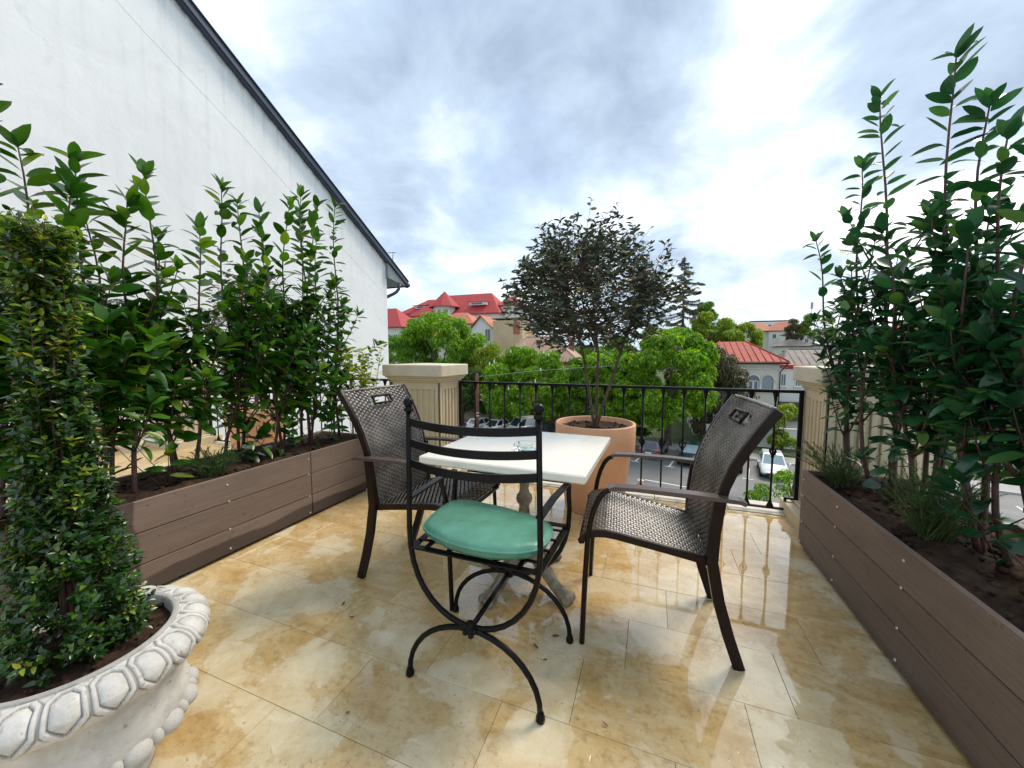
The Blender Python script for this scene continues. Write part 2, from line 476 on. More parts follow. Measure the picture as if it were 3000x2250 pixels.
def railing(x0, x1, label, step=.162, first=None, bracket=True):
    t = thing('iron_railing', label, 'railing', ((x0 + x1) / 2, RY, 0), 0, 'iron railings along the terrace edge'); ox = (x0 + x1) / 2
    L = x1 - x0
    b = MB(); b.box((0, 0, .975), (L, .036, .012), bev=.004); b.box((0, 0, .964), (L, .018, .014)); obj('top_rail', b, IRON, t)
    b = MB(); b.box((0, 0, .040), (L - .15, .030, .014), bev=.003)
    for s in (-1, 1):
        b.box((s * (L / 2 - .082), 0, .085), (.014, .028, .104)); b.box((s * (L / 2 - .045), 0, .131), (.088, .028, .014))
    obj('bottom_rail', b, IRON, t)
    for s in (-1, 1):
        b = MB(); b.box((s * (L / 2 - .013), 0, .553), (.026, .030, .83), bev=.003); obj('post', b, IRON, t)
    bb = MB(); bb.tube([(0, 0, .045), (0, 0, .965)], .0078, 8)
    bb.lathe([(.0085, .885), (.012, .905), (.012, .915), (.020, .945), (.024, .957)], 10)
    bb.lathe([(.028, .047), (.024, .058), (.013, .085), (.0085, .10)], 10)
    for k in range(4):                                            # basket knot in the middle of each bar
        a = k * math.pi / 2
        bb.tube([(math.cos(a) * r_, math.sin(a) * r_, z) for r_, z in ((.007, .462), (.021, .478), (.025, .494), (.021, .510), (.007, .526))], .0055, 5)
    bb.lathe([(.008, .440), (.013, .448), (.013, .456), (.008, .462)], 8); bb.lathe([(.008, .526), (.013, .532), (.013, .540), (.008, .548)], 8)
    me = bb.mesh('baluster'); me.materials.append(IRON)
    n = round((L - .1) / step); x = first if first is not None else x0 + step
    while x < x1 - .08:
        o = bpy.data.objects.new('baluster', me); COL.objects.link(o); o.parent = t; o.location = (x - ox, 0, 0); o.rotation_euler = (0, 0, RND.uniform(0, 1.5)); x += step
    return t


railing(-1.868, 1.086, 'black iron railing with knotted balusters between the two nearest pillars', first=-1.686)
railing(-5.89, -2.43, 'black iron railing behind the left planter shrubs in front of the white wall')
railing(-8.95, -6.48, 'black iron railing at the far left end of the neighbouring terrace')

# ------------------------------------------------------------------ planters
def plank_material(name, wet_y=None):
    m = bpy.data.materials.new(name); m.use_nodes = True
    t = NT(m.node_tree); o = t.new('ShaderNodeOutputMaterial'); b = t.new('ShaderNodeBsdfPrincipled')
    p = t.new('ShaderNodeNewGeometry').outputs['Position']; oi = t.new('ShaderNodeObjectInfo').outputs['Random']
    sx = t.new('ShaderNodeSeparateXYZ'); t.link(p, sx.inputs[0])
    g = t.noise(t.vmath('MULTIPLY', p, (6, 1.2, 40)), 3, 6, .65)
    col = t.ramp(g, [(.3, (.155, .106, .078)), (.7, (.225, .160, .122))])
    hs = t.new('ShaderNodeHueSaturation', i_Saturation=1); t.link(col, hs.inputs['Color']); t.link(t.math('ADD', t.math('MULTIPLY', oi, .2), .9), hs.inputs['Value'])
    col = hs.outputs[0]
    tone = t.noise(t.vmath('MULTIPLY', p, (1, .8, 2.2)), 2.2, 5, .6)
    col = t.mix(t.ramp(tone, [(.38, .35), (.55, 0)]), col, (.115, .075, .054))
    spl = t.noise(p, 46, 3, .5)
    col = t.mix(t.ramp(spl, [(.66, 0), (.72, .55)]), col, (.06, .036, .024))
    n = t.noise(t.vmath('MULTIPLY', p, (1, .35, 2.0)), 5.0, 4, .5)
    wz = t.math('ADD', sx.outputs[2], t.math('MULTIPLY', n, .13))
    wet = t.ramp(wz, [(.160, 1), (.175, 0)])
    if wet_y is not None:
        wy = t.math('ADD', sx.outputs[1], t.math('MULTIPLY', t.noise(p, 4, 3, .5), .10))
        wet = t.math('MAXIMUM', wet, t.ramp(t.math('MULTIPLY', t.math('SUBTRACT', wy, wet_y), 4.0), [(.20, 1), (.235, 0)]))
    else:
        wet = t.math('MULTIPLY', t.ramp(wz, [(.10, 1), (.13, 0)]), .5)
    t.link(t.mix(t.math('MULTIPLY', wet, .90), col, (.036, .018, .013)), b.inputs['Base Color'])
    t.link(t.math('SUBTRACT', .62, t.math('MULTIPLY', wet, .16)), b.inputs['Roughness'])
    s = t.math('SINE', t.math('MULTIPLY', sx.outputs[2], 2 * math.pi / .0062))
    bp = t.new('ShaderNodeBump', i_Strength=.55, i_Distance=.0016); t.link(t.math('ADD', s, t.math('MULTIPLY', g, 1.5)), bp.inputs['Height']); t.link(bp.outputs[0], b.inputs['Normal'])
    t.link(b.outputs[0], o.inputs[0]); return m


SOIL = mat('dark_soil', (.050, .027, .015), .85, 0, .5, 22, 1.0, 55, spec=.2, dark=(.008, .0045, .003))
SCREW = mat('zinc_screw', (.62, .58, .50), .35, .7, .15, 50)
FOOT = mat('dark_void', (.018, .012, .010), .7)


def soil_mesh(x0, x1, y0, y1, z, cell=.028, amp=.022, seed=1):
    rnd = random.Random(seed); nx = max(3, int((x1 - x0) / cell)); ny = max(3, int((y1 - y0) / cell))
    b = MB(); rows = []
    for i in range(nx + 1):
        rows.append([(x0 + (x1 - x0) * i / nx + rnd.uniform(-.3, .3) * cell * (0 < i < nx), y0 + (y1 - y0) * j / ny, z + rnd.uniform(-amp, amp) * .5 + amp * math.sin(i * .7) * math.sin(j * .31)) for j in range(ny + 1)])
    b.grid(rows)
    for k in range(int((x1 - x0) * (y1 - y0) * 260)):             # clods
        r_ = rnd.uniform(.006, .018); b.ball((rnd.uniform(x0 + .02, x1 - .02), rnd.uniform(y0 + .02, y1 - .02), z + .004), r_, 5, 4, sq=(1, rnd.uniform(.7, 1.3), .7))
    return b


def planter(xf, depth, y0, y1, label, m, joints, screws, soil_z, seed):
    """xf: x of the face towards the terrace; depth signed away from it"""
    t = thing('planter_box', label, 'planter', (xf + depth / 2, (y0 + y1) / 2, 0), 0, 'brown plank planters')
    ox, oy = xf + depth / 2, (y0 + y1) / 2; sg = 1 if depth > 0 else -1
    zs = [(.022, .172), (.176, .340), (.344, .508)]
    cuts = [y0] + joints + [y1]
    for xx, isf in ((xf, True), (xf + depth, False)):
        for z0, z1 in zs:
            for a, c in zip(cuts[:-1], cuts[1:]):
                b = MB(); b.box((0, 0, 0), (.022, c - a - .004, z1 - z0), bev=.003)
                o = obj('plank', b, m, t); o.location = (xx - ox + (sg if isf else -sg) * .011, (a + c) / 2 - oy, (z0 + z1) / 2)
                o.rotation_euler = (0, 0, RND.uniform(-.0008, .0008))
    for yy in (y0 + .011, y1 - .011):
        for z0, z1 in zs:
            b = MB(); b.box((0, 0, 0), (abs(depth) - .048, .022, z1 - z0 - .001), bev=.003)
            o = obj('plank', b, m, t); o.location = (0, yy - oy, (z0 + z1) / 2)
    sb = MB(); sb.lathe([(0, -.0035), (.0045, -.003), (.0062, -.001), (.0062, .0015)], 10)
    rot = M.Rotation(R(90) * sg, 4, 'Y')
    me = sb.mesh('screw'); me.transform(rot); me.materials.append(SCREW)
    for y in screws:
        for z in (.045, .174, .342, .455):
            o = bpy.data.objects.new('screw', me); COL.objects.link(o); o.parent = t
            o.location = (xf - sg * .001 - ox, y + RND.uniform(-.006, .006) - oy, z + RND.uniform(-.004, .004))
    for i in range(5):
        b = MB(); b.box((0, lerp(y0 + .08, y1 - .08, i / 4) - oy, .011), (abs(depth) - .06, .05, .022)); obj('foot', b, FOOT, t)
    xa, xb = sorted((xf + sg * .023, xf + depth - sg * .023))
    b = soil_mesh(xa - ox, xb - ox, y0 + .024 - oy, y1 - .024 - oy, soil_z, seed=seed)
    obj('soil', b, SOIL, t)
    return t


planter(-2.425, -.60, -.25, 2.74, 'long brown plank planter with dark wet stain along the left side of the terrace', plank_material('plank_wet', 1.04), [.88, 2.08], [.90, 1.48, 2.06, 2.68], .478, 3)
planter(.932, .60, -.10, 2.885, 'long clean brown plank planter along the right side of the terrace', plank_material('plank_dry'), [1.25], [2.85, 2.39, 1.83, 1.27, .7], .470, 4)


# ------------------------------------------------------------------ cafe table
MARBLE = mat('white_marble', (.80, .745, .64), .30, 0, .08, 3, .05, 30)
CASTI = mat('old_white_iron', (.38, .34, .25), .55, .1, .25, 18, .5, 60, dark=(.10, .075, .045))
T = thing('cafe_table', 'square white marble topped cafe table on a weathered cast iron pedestal', 'table', (-.636, 1.885, 0), R(-1.5))
b = MB(); b.box((0, 0, .741), (.81, .78, .038), bev=.006); obj('tabletop', b, MARBLE, T)
b = MB()
b.box((0, 0, .713), (.40, .05, .018), rz=.5, bev=.003); b.box((0, 0, .7125), (.40, .05, .017), rz=.5 + math.pi / 2, bev=.003); obj('bracket', b, IRON, T)
b = MB()
prof = [(.030, .70), (.046, .69), (.046, .675), (.032, .66), (.034, .56), (.030, .52), (.036, .50), (.052, .485), (.056, .465), (.050, .448), (.036, .435), (.034, .42), (.039, .40), (.040, .24), (.046, .225), (.055, .205), (.060, .175), (.050, .14), (.030, .12), (.02, .10)]
rows = []
for r_, z in prof:
    fl_ = .0022 if .24 < z < .41 else 0
    r_ *= .80
    rows.append([((r_ - fl_ * (1 + math.cos(12 * a))) * math.cos(a), (r_ - fl_ * (1 + math.cos(12 * a))) * math.sin(a), z) for a in [2 * math.pi * j / 48 for j in range(48)]])
b.grid(rows, closed=True); obj('pedestal', b, CASTI, T)
for k in range(4):
    a = R(-17 - 3) + k * math.pi / 2; d = V((math.cos(a), math.sin(a), 0))
    b = MB()
    pts = [d * r_ + V((0, 0, z)) for r_, z in ((.03, .185), (.09, .165), (.15, .115), (.20, .065), (.245, .038), (.275, .034))]
    b.tube(pts, [.040, .040, .034, .030, .032, .034], 10, up=(0, 0, 1))
    pts = [d * r_ + V((0, 0, z)) for r_, z in ((.03, .205), (.09, .190), (.15, .140), (.20, .090), (.25, .066))]
    b.tube(pts, [.012, .011, .010, .009, .006], 6)
    for s in (-1, 0, 1):
        q = V((-d.y, d.x, 0)) * s * .018
        b.ball(d * .292 + q * 1.3 + V((0, 0, .025)), .026, 8, 6)
    b.ball(d * .262 + V((0, 0, .036)), .040, 10, 6, sq=(1, 1, .9))
    obj('foot', b, CASTI, T)

GLASS = bpy.data.materials.new('clear_glass'); GLASS.use_nodes = True
t_ = NT(GLASS.node_tree); o_ = t_.new('ShaderNodeOutputMaterial'); g_ = t_.new('ShaderNodeBsdfGlossy', i_Roughness=.03); tr_ = t_.new('ShaderNodeBsdfTransparent'); tr_.inputs[0].default_value = (.93, .96, .95, 1)
fr_ = t_.new('ShaderNodeFresnel', i_IOR=1.30); mx_ = t_.new('ShaderNodeMixShader'); t_.link(fr_.outputs[0], mx_.inputs[0]); t_.link(tr_.outputs[0], mx_.inputs[1]); t_.link(g_.outputs[0], mx_.inputs[2]); t_.link(mx_.outputs[0], o_.inputs[0])
b = MB(); s_ = .052
def sq(r_, z, c=.012): return [(r_, -r_ + c, z), (r_, r_ - c, z), (r_ - c, r_, z), (-r_ + c, r_, z), (-r_, r_ - c, z), (-r_, -r_ + c, z), (-r_ + c, -r_, z), (r_ - c, -r_, z)]
b.grid([sq(.003, .001, .001), sq(s_ - .004, .001), sq(s_, .006), sq(s_, .034), sq(s_ - .003, .037), sq(s_ - .012, .037), sq(s_ - .016, .032), sq(s_ - .020, .010), sq(.003, .008, .001)], smooth=False, closed=True)
o = obj('ashtray', b, GLASS, loc=(-.600, 1.80, .7605)); o.rotation_euler = (0, 0, R(-3)); tag(o, 'clear square glass ashtray on the marble tabletop', 'ashtray')

# ------------------------------------------------------------------ black iron armchair and its cushion
CH = thing('iron_armchair', 'black wrought iron armchair with ladder back and curved crossed legs', 'chair', (-.60, 1.33, 0), 0)
BLK = mat('black_paint', (.006, .005, .005), .32, 0, .4, 25, .12, 90, spec=.16)
yn, yf = -.18, .19
x0, x1 = -.245, .265
for s, y, zt, nm in ((0, yn, 1.045, 'back_frame'), (1, yf, .705, 'front_frame')):
    xl, xr = (x0, x1) if s == 0 else (x0 - .012, x1 + .02)
    cx = (xl + xr) / 2; hw = (xr - xl) / 2; n = 18
    dz = .085                                                    # top bow of the U dips to the hub
    pts = [V((xl + (.004 if s == 0 else 0), y, zt)), V((xl, y, .80 if s == 0 else .66)), V((xl - .004, y, .60))]
    for i in range(1, n):
        a = math.pi * i / n
        pts.append(V((cx - (hw + .004) * math.cos(a), y, .60 - .338 * math.sin(a) ** .85)))
    pts += [V((xr + .004, y, .60)), V((xr, y, .80 if s == 0 else .66)), V((xr - (.004 if s == 0 else 0), y, zt))]
    b = MB(); b.tube(pts, .0105, 8); obj(nm, b, BLK, CH)
    b = MB(); pts = []
    for i in range(n + 1):
        a = math.pi * i / n; pts.append(V((cx - hw * math.cos(a) * (1 + .04 * math.cos(a) ** 2), y - (.008 if s == 0 else -.008), .012 + .248 * math.sin(a) ** .9)))
    b.tube(pts, .0105, 8)
    for p in (pts[0], pts[-1]): b.lathe([(.0, -.012), (.016, -.011), (.017, .0), (.012, .016), (.0105, .022)], 10, c=p)
    obj('leg_arch', b, BLK, CH)
    b = MB(); b.ball((cx, y - (.004 if s == 0 else -.004), .262), .026, 10, 8, sq=(1, .8, 1.1))
    for k in range(5):
        a = k * 2 * math.pi / 5; b.ball((cx + .02 * math.cos(a), y - (.016 if s == 0 else -.016), .262 + .02 * math.sin(a)), .012, 6, 5)
    obj('hub', b, BLK, CH)
    if s == 0:
        for xx in (xl + .004, xr - .004):
            b = MB(); b.lathe([(.0105, 0), (.0175, .002), (.0175, .010), (.012, .014), (.013, .018)], 10, c=(xx, y, zt - .004)); b.ball((xx, y, zt + .030), .019, 12, 8); obj('finial', b, BLK, CH)
cxm = (x0 + x1) / 2 + .001
b = MB(); b.tube([(cxm, yn, .262), (cxm + .004, yf, .262)], .010, 8); obj('stretcher', b, BLK, CH)
for z in (1.003, .925, .848):
    b = MB(); rows = []
    for i in range(17):
        u = i / 16; x = lerp(x0 + .004, x1 - .004, u); bow = 4 * u * (1 - u)
        rows.append((x, yn - .045 * bow, z - .010 * bow))
    b.tube(rows, 0, flat=(.0032, .0145), up=(0, 0, 1)); obj('back_slat', b, BLK, CH)
for s, xx in ((-1, x0), (1, x1)):
    b = MB(); b.tube([(xx, yn, .712), (xx + s * .004, 0, .716), (xx + s * .014, yf, .707)], 0, flat=(.0045, .013), up=(1, 0, 0)); obj('armrest', b, BLK, CH)
b = MB()
zs_ = .522
for (p, q) in (((x0, yn, zs_), (x1, yn, zs_)), ((x0 - .01, yf, zs_), (x1 + .02, yf, zs_))): b.tube([p, q], 0, flat=(.003, .013), up=(0, 1, 0))
for (p, q) in (((x0 + .004, yn, zs_ - .0061), (x0 - .008, yf + .03, zs_ - .0061)), ((x1 - .004, yn, zs_ - .0061), (x1 + .012, yf + .03, zs_ - .0061))): b.tube([p, q], 0, flat=(.003, .013), up=(1, 0, 0))
obj('seat_frame', b, BLK, CH)
for i in range(5):
    b = MB(); x = lerp(x0 + .07, x1 - .07, i / 4); b.tube([(x, yn, zs_ + .0061), (x, yf, zs_ + .0061)], 0, flat=(.003, .009), up=(1, 0, 0)); obj('seat_slat', b, BLK, CH)
for i in range(4):
    b = MB(); y = lerp(yn + .06, yf - .05, i / 3); b.tube([(x0, y, zs_ - .0001), (x1, y, zs_ - .0001)], 0, flat=(.0028, .006), up=(0, 1, 0)); obj('seat_slat', b, BLK, CH)

CUSH = mat('green_leatherette', (.075, .235, .162), .36, 0, .22, 7, .9, 6, spec=.5)
out_ = [(-.827, 1.211), (-.846, 1.262), (-.856, 1.36), (-.852, 1.46), (-.80, 1.497), (-.70, 1.490), (-.587, 1.478), (-.48, 1.452), (-.395, 1.425), (-.352, 1.375), (-.337, 1.29), (-.355, 1.206), (-.41, 1.158), (-.478, 1.135), (-.545, 1.126), (-.61, 1.128), (-.68, 1.138), (-.741, 1.158), (-.79, 1.180)]
# closed smooth outline
pts = []
n = len(out_)
for i in range(n):
    p0, p1, p2, p3 = (V((*out_[(i + k) % n], 0)) for k in (-1, 0, 1, 2))
    for k in range(4):
        t = k / 4; pts.append(.5 * ((2 * p1) + (p2 - p0) * t + (2 * p0 - 5 * p1 + 4 * p2 - p3) * t * t + (3 * p1 - p0 - 3 * p2 + p3) * t ** 3))
cc = V((-.596, 1.315, 0))
rows = []
for r_, z in ((.02, .0), (.80, .0), (.93, .006), (.985, .020), (1.0, .034)): rows.append([cc + (p - cc) * r_ + V((0, 0, z)) for p in pts])
for r_, z in ((1.004, .0375), (1.0035, .0405), (.995, .042), (.97, .0495), (.92, .0555), (.86, .0590), (.78, .0612), (.7, .0625), (.6, .0635), (.5, .0642), (.4, .0647), (.3, .0650), (.2, .0652), (.1, .0652), (.0005, .0652)):
    rows.append([(lambda q: q + V((0, 0, z + min(1, (1 - r_) * 9 if r_ < 1 else 0) * (.0045 * NZ.noise(V((q.x * 11, q.y * 17, 0))) + .0025 * abs(NZ.noise(V((q.x * 26 + q.y * 14, q.y * 9, 3))))))))(cc + (p - cc) * r_) for p in pts])
b = MB(); b.grid([[(p.x - cc.x, p.y - cc.y, p.z) for p in r_] for r_ in rows], closed=True)
o = obj('seat_cushion', b, CUSH, loc=(cc.x, cc.y, .5335)); tag(o, 'rounded green leatherette cushion on the iron armchair seat', 'cushion')
b = MB(); b.tube([(cc.x + (p.x - cc.x) * 1.003 - cc.x, cc.y + (p.y - cc.y) * 1.003 - cc.y, .039) for p in pts], .0046, 6, closed=True); obj('piping', b, CUSH, o)

# ------------------------------------------------------------------ woven armchairs
BROWN = mat('brown_metal', (.016, .008, .006), .32, 0, .3, 12, .08, 60, spec=.18)
ARMB = mat('arm_slat', (.085, .058, .048), .30, .1, .2, 14, .06, 60)
RAT = mat('rattan_strip', (.150, .128, .106), .27, 0, .35, 7, .1, 200, spec=.7, dark=(.048, .038, .031))
UNDER = mat('rattan_under', (.012, .009, .007), .8)


def weave(path, half, hole=None, strip=.0126, warp=.0215, amp=.0042, curve=0.0):
    """strips woven across a surface; path: list of (x,z, half width); returns base sheet and weave meshes"""
    P = [V((p[0], 0, p[1])) for p in path]; hw = [p[2] for p in path]
    seg = [0]
    for a, c in zip(P[:-1], P[1:]): seg.append(seg[-1] + (c - a).length)

    def at(u):
        for i in range(len(P) - 1):
            if u <= seg[i + 1] + 1e-9:
                f = (u - seg[i]) / (seg[i + 1] - seg[i])
                # smooth tangent
                t0 = (P[i + 1] - P[i]).normalized(); tp = (P[i] - P[i - 1]).normalized() if i else t0; tn = (P[i + 2] - P[i + 1]).normalized() if i + 2 < len(P) else t0
                t = (lerp((tp + t0) / 2, (t0 + tn) / 2, f)).normalized()
                return P[i].lerp(P[i + 1], f), t, lerp(hw[i], hw[i + 1], f)
        return P[-1], (P[-1] - P[-2]).normalized(), hw[-1]
    L = seg[-1]; n = int(L / strip); b = MB(); sh = MB(); rows = []
    for r_ in range(n):
        u = (r_ + .5) * strip
        ws = (-.5, -.2, .2, .5)
        nx = int(2 * half / (warp / 4))
        lines = [[] for _ in ws]; valid = []
        for j in range(nx + 1):
            y = lerp(-1, 1, j / nx)
            p, t, h = at(u); nrm = V((-t.z, 0, t.x))
            yy = y * (h - .005)
            wv = amp * math.sin(math.pi * yy / warp + math.pi * r_)
            valid.append(not (hole and hole[0] < u < hole[1] and abs(yy) < hole[2]))
            for k, w_ in enumerate(ws):
                q, t2, _ = at(min(L, max(0, u + w_ * strip * 1.06)))
                arch = .0011 * (1 - (2 * w_) ** 2)
                lines[k].append(q + nrm * (wv + arch + curve * (1 - y * y)) + V((0, yy, 0)))
        o = len(b.v)
        for ln in lines: b.v += [tuple(p) for p in ln]
        m = nx + 1
        for k in range(len(ws) - 1):
            for j in range(nx):
                if valid[j] and valid[j + 1]:
                    b.f.append((o + k * m + j, o + k * m + j + 1, o + (k + 1) * m + j + 1, o + (k + 1) * m + j)); b.sm.append(True); b.mi.append(0)
    N = 64
    for i in range(N + 1):
        u = L * i / N; p, t, h = at(u); nrm = V((-t.z, 0, t.x))
        rows.append([p + nrm * (curve * (1 - (j / 14 - 1) ** 2) - .004) + V((0, lerp(-h, h, j / 28), 0)) for j in range(29)])
    o = 0
    sh.v = [tuple(p) for r2 in rows for p in r2]
    for i in range(N):
        u = L * (i + .5) / N
        for j in range(28):
            yy = lerp(-1, 1, (j + .5) / 28) * .24
            if hole and hole[0] < u < hole[1] and abs(yy) < hole[2]: continue
            sh.f.append((i * 29 + j, i * 29 + j + 1, (i + 1) * 29 + j + 1, (i + 1) * 29 + j)); sh.sm.append(True); sh.mi.append(0)
    return sh, b


def wicker_chair(label, loc, rz):
    t = thing('wicker_armchair', label, 'chair', loc, rz, 'woven armchairs at the cafe table')
    SEAT = [(-.185, .437), (-.10, .455), (0, .474), (.10, .492), (.17, .505), (.215, .510), (.255, .507), (.290, .495), (.312, .476), (.318, .464)]
    seatp = [(x, z, lerp(.222, .250, (x + .185) / .51)) for x, z in SEAT]
    BACK = [(-.178, .425), (-.186, .50), (-.193, .58), (-.203, .66), (-.220, .74), (-.248, .82), (-.287, .90), (-.325, .965), (-.362, 1.022), (-.378, 1.045)]
    backp = [(x, z, lerp(.215, .248, (z - .425) / .62)) for x, z in BACK]
    sh, b = weave(seatp, .25); s = obj('seat', sh, UNDER, t); obj('weave', b, RAT, s, kind='stuff')
    # the back faces forward: reverse the path so its outer normal points to the sitter
    L = sum((V((c[0], 0, c[1])) - V((a[0], 0, a[1]))).length for a, c in zip(backp[:-1], backp[1:]))
    rp = backp[::-1]
    sh, b = weave(rp, .25, hole=(.046, .094, .074), curve=-.012); s = obj('backrest', sh, UNDER, t); obj('weave', b, RAT, s, kind='stuff')
    for s in (-1, 1):                                              # wrapped side edges
        b = MB(); b.tube([V((x + .002, s * (h - .001), z + .001)) for x, z, h in seatp], .0062, 6); obj('edge_binding', b, RAT, t)
        b = MB(); b.tube([V((x + .003, s * (h - .001), z)) for x, z, h in backp], .0062, 6); obj('edge_binding', b, RAT, t)
    def bp_at(u):                                                  # point on the back, u measured down from its top
        for p, q in zip(rp[:-1], rp[1:]):
            l = math.hypot(q[0] - p[0], q[1] - p[1])
            if u <= l: return lerp(p[0], q[0], u / l), lerp(p[1], q[1], u / l)
            u -= l
    (xa, za), (xb, zb_) = bp_at(.046), bp_at(.094)
    b = MB(); b.tube([(xa + .012, -.074, za), (xa + .013, 0, za), (xa + .012, .074, za), (xb + .012, .074, zb_), (xb + .013, 0, zb_), (xb + .012, -.074, zb_)], .0075, 6, closed=True); obj('handle_rim', b, BROWN, t)
    b = MB()                                                       # wrapped edge of the hand hole and of the top
    top = V((BACK[-1][0], 0, BACK[-1][1]))
    pt_ = []
    for j in range(13):
        y = lerp(-1, 1, j / 12); pt_.append(top + V((-.004, y * .25, .002)) + V((-.012 * (1 - y * y), 0, 0)))
    b.tube(pt_, .0095, 8); obj('top_roll', b, RAT, t)
    for s in (-1, 1):
        b = MB(); b.tube([V((x - .008, s * (h + .010), z)) for x, z, h in backp], 0, flat=(.017, .009), up=(0, 1, 0))
        obj('back_frame', b, BROWN, t)
    b = MB()
    for s in (-1, 1):
        b.tube([V((x, s * (h + .008), z - .010)) for x, z, h in seatp], 0, flat=(.014, .008), up=(0, 1, 0))
    b.tube([(.318, -.25, .450), (.318, .25, .450)], .011, 8); b.tube([(-.18, -.22, .42), (-.18, .22, .42)], .011, 8)
    obj('seat_frame', b, BROWN, t)
    for s in (-1, 1):
        b = MB()
        b.tube([V((-.210, s * .248, .688)), V((-.196, s * .246, .56)), V((-.192, s * .243, .44)), V((-.222, s * .238, .28)), V((-.262, s * .232, .14)), V((-.310, s * .226, 0))], 0, flat=(.021, .0125), up=(0, 1, 0))
        obj('rear_leg', b, BROWN, t)
        b = MB()
        b.tube([V((.200, s * .262, .694)), V((.222, s * .262, .683)), V((.243, s * .262, .655)), V((.262, s * .262, .61)), V((.276, s * .262, .56)), V((.286, s * .262, .50)), V((.296, s * .262, .30)), V((.306, s * .262, 0))], .0118, 8)
        obj('front_leg', b, BROWN, t)
        b = MB()
        b.tube([V((-.292, s * .262, .692)), V((-.27, s * .262, .700)), V((-.10, s * .264, .708)), (.10, s * .264, .711), V((.185, s * .263, .708)), V((.205, s * .263, .700))], 0, flat=(.0075, .024), up=(0, 1, 0))
        obj('armrest', b, ARMB, t)
    return t


WC = wicker_chair('brown woven armchair right of the table with back to the right planter', (.030, 1.826, 0), math.pi + R(4.6))
dup(WC, (-1.185, 1.800, 0), R(-2), 'brown woven armchair left of the table with back to the left planter')


# ------------------------------------------------------------------ carved urn
URN = bpy.data.materials.new('white_cast_stone'); URN.use_nodes = True
t = NT(URN.node_tree); o_ = t.new('ShaderNodeOutputMaterial'); b_ = t.new('ShaderNodeBsdfPrincipled', i_Roughness=.72)
c_ = t.new('ShaderNodeTexCoord').outputs['Object']
cl_ = t.ramp(t.noise(c_, 14, 8, .65), [(.3, (.42, .41, .38)), (.55, (.60, .58, .54)), (.75, (.70, .68, .63))])
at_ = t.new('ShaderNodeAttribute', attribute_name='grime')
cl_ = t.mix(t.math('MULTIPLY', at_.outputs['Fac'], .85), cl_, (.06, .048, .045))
cl_ = t.mix(t.ramp(t.noise(c_, 42, 5, .6), [(.30, .55), (.38, 0)]), cl_, (.16, .11, .075))
t.link(cl_, b_.inputs['Base Color'])
bp_ = t.new('ShaderNodeBump', i_Strength=.55, i_Distance=.004); t.link(t.noise(c_, 70, 7, .7), bp_.inputs['Height']); t.link(bp_.outputs[0], b_.inputs['Normal'])
t.link(b_.outputs[0], o_.inputs[0])
UC = V((-1.50, .50, 0))
U = thing('stone_urn', 'round white cast stone urn with hexagon carved rim and beaded belly', 'urn', UC)
b = MB(); b.lathe([(.10, .0), (.135, .004), (.135, .03), (.11, .045), (.085, .06), (.08, .08), (.10, .10), (.155, .125), (.205, .15), (.226, .18), (.229, .20), (.226, .225), (.222, .26), (.224, .30), (.232, .335), (.242, .352)], 96); obj('bowl', b, URN, U)
NH = 22
rimp = [(.192, .405), (.197, .440), (.201, .449), (.207, .451), (.213, .448), (.216, .441), (.226, .442), (.240, .441), (.254, .437), (.267, .430), (.277, .420), (.284, .407), (.286, .393), (.283, .379), (.276, .367), (.266, .358), (.254, .352), (.240, .351)]
seg = [0]
for a, c in zip(rimp[:-1], rimp[1:]): seg.append(seg[-1] + math.hypot(c[0] - a[0], c[1] - a[1]))
rows = []; grime = []
ST = 60; NA = NH * 34
sa, sb_ = seg[5], seg[15]
for i in range(ST + 1):
    s = seg[-1] * i / ST
    k = max(j for j in range(len(seg) - 1) if seg[j] <= s + 1e-9); f = (s - seg[k]) / (seg[k + 1] - seg[k])
    r_ = lerp(rimp[k][0], rimp[k + 1][0], f); z = lerp(rimp[k][1], rimp[k + 1][1], f)
    tx, tz = rimp[k + 1][0] - rimp[k][0], rimp[k + 1][1] - rimp[k][1]; l = math.hypot(tx, tz); nx, nz = -tz / l, tx / l
    if nx * (r_ - .24) + nz * (z - .40) < 0: nx, nz = -nx, -nz
    row = []
    for j in range(NA):
        a = 2 * math.pi * j / NA
        q = (a * NH / (2 * math.pi)) % 1 - .5                       # -.5 .. .5 across one hexagon
        v_ = (s - sa) / (sb_ - sa)                                 # 0 .. 1 down the rim
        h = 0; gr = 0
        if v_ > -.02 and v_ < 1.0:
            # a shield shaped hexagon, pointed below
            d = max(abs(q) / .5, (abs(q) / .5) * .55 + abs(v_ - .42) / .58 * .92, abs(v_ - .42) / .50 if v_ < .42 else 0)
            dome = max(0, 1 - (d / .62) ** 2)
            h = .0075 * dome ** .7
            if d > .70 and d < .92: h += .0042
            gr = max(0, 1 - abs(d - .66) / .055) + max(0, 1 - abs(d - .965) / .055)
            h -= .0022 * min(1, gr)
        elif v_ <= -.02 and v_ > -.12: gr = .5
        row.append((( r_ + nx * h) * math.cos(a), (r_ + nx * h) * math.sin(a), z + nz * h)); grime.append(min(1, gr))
    rows.append(row)
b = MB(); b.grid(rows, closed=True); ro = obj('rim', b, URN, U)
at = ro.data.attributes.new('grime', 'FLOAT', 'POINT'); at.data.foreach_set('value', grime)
bead = MB(); bead.ball((0, 0, 0), 1, 14, 9); bm_ = bead.mesh('bead'); bm_.materials.append(URN)
NB = 16
for k in range(NB * 2):
    a = 2 * math.pi * (k + .3) / (NB * 2); bigb = k % 2 == 0
    o = bpy.data.objects.new('bead', bm_); COL.objects.link(o); o.parent = U
    o.location = (.224 * math.cos(a), .224 * math.sin(a), .175); o.rotation_euler = (0, 0, a)
    o.scale = (.030, .034, .028) if bigb else (.021, .0165, .023)
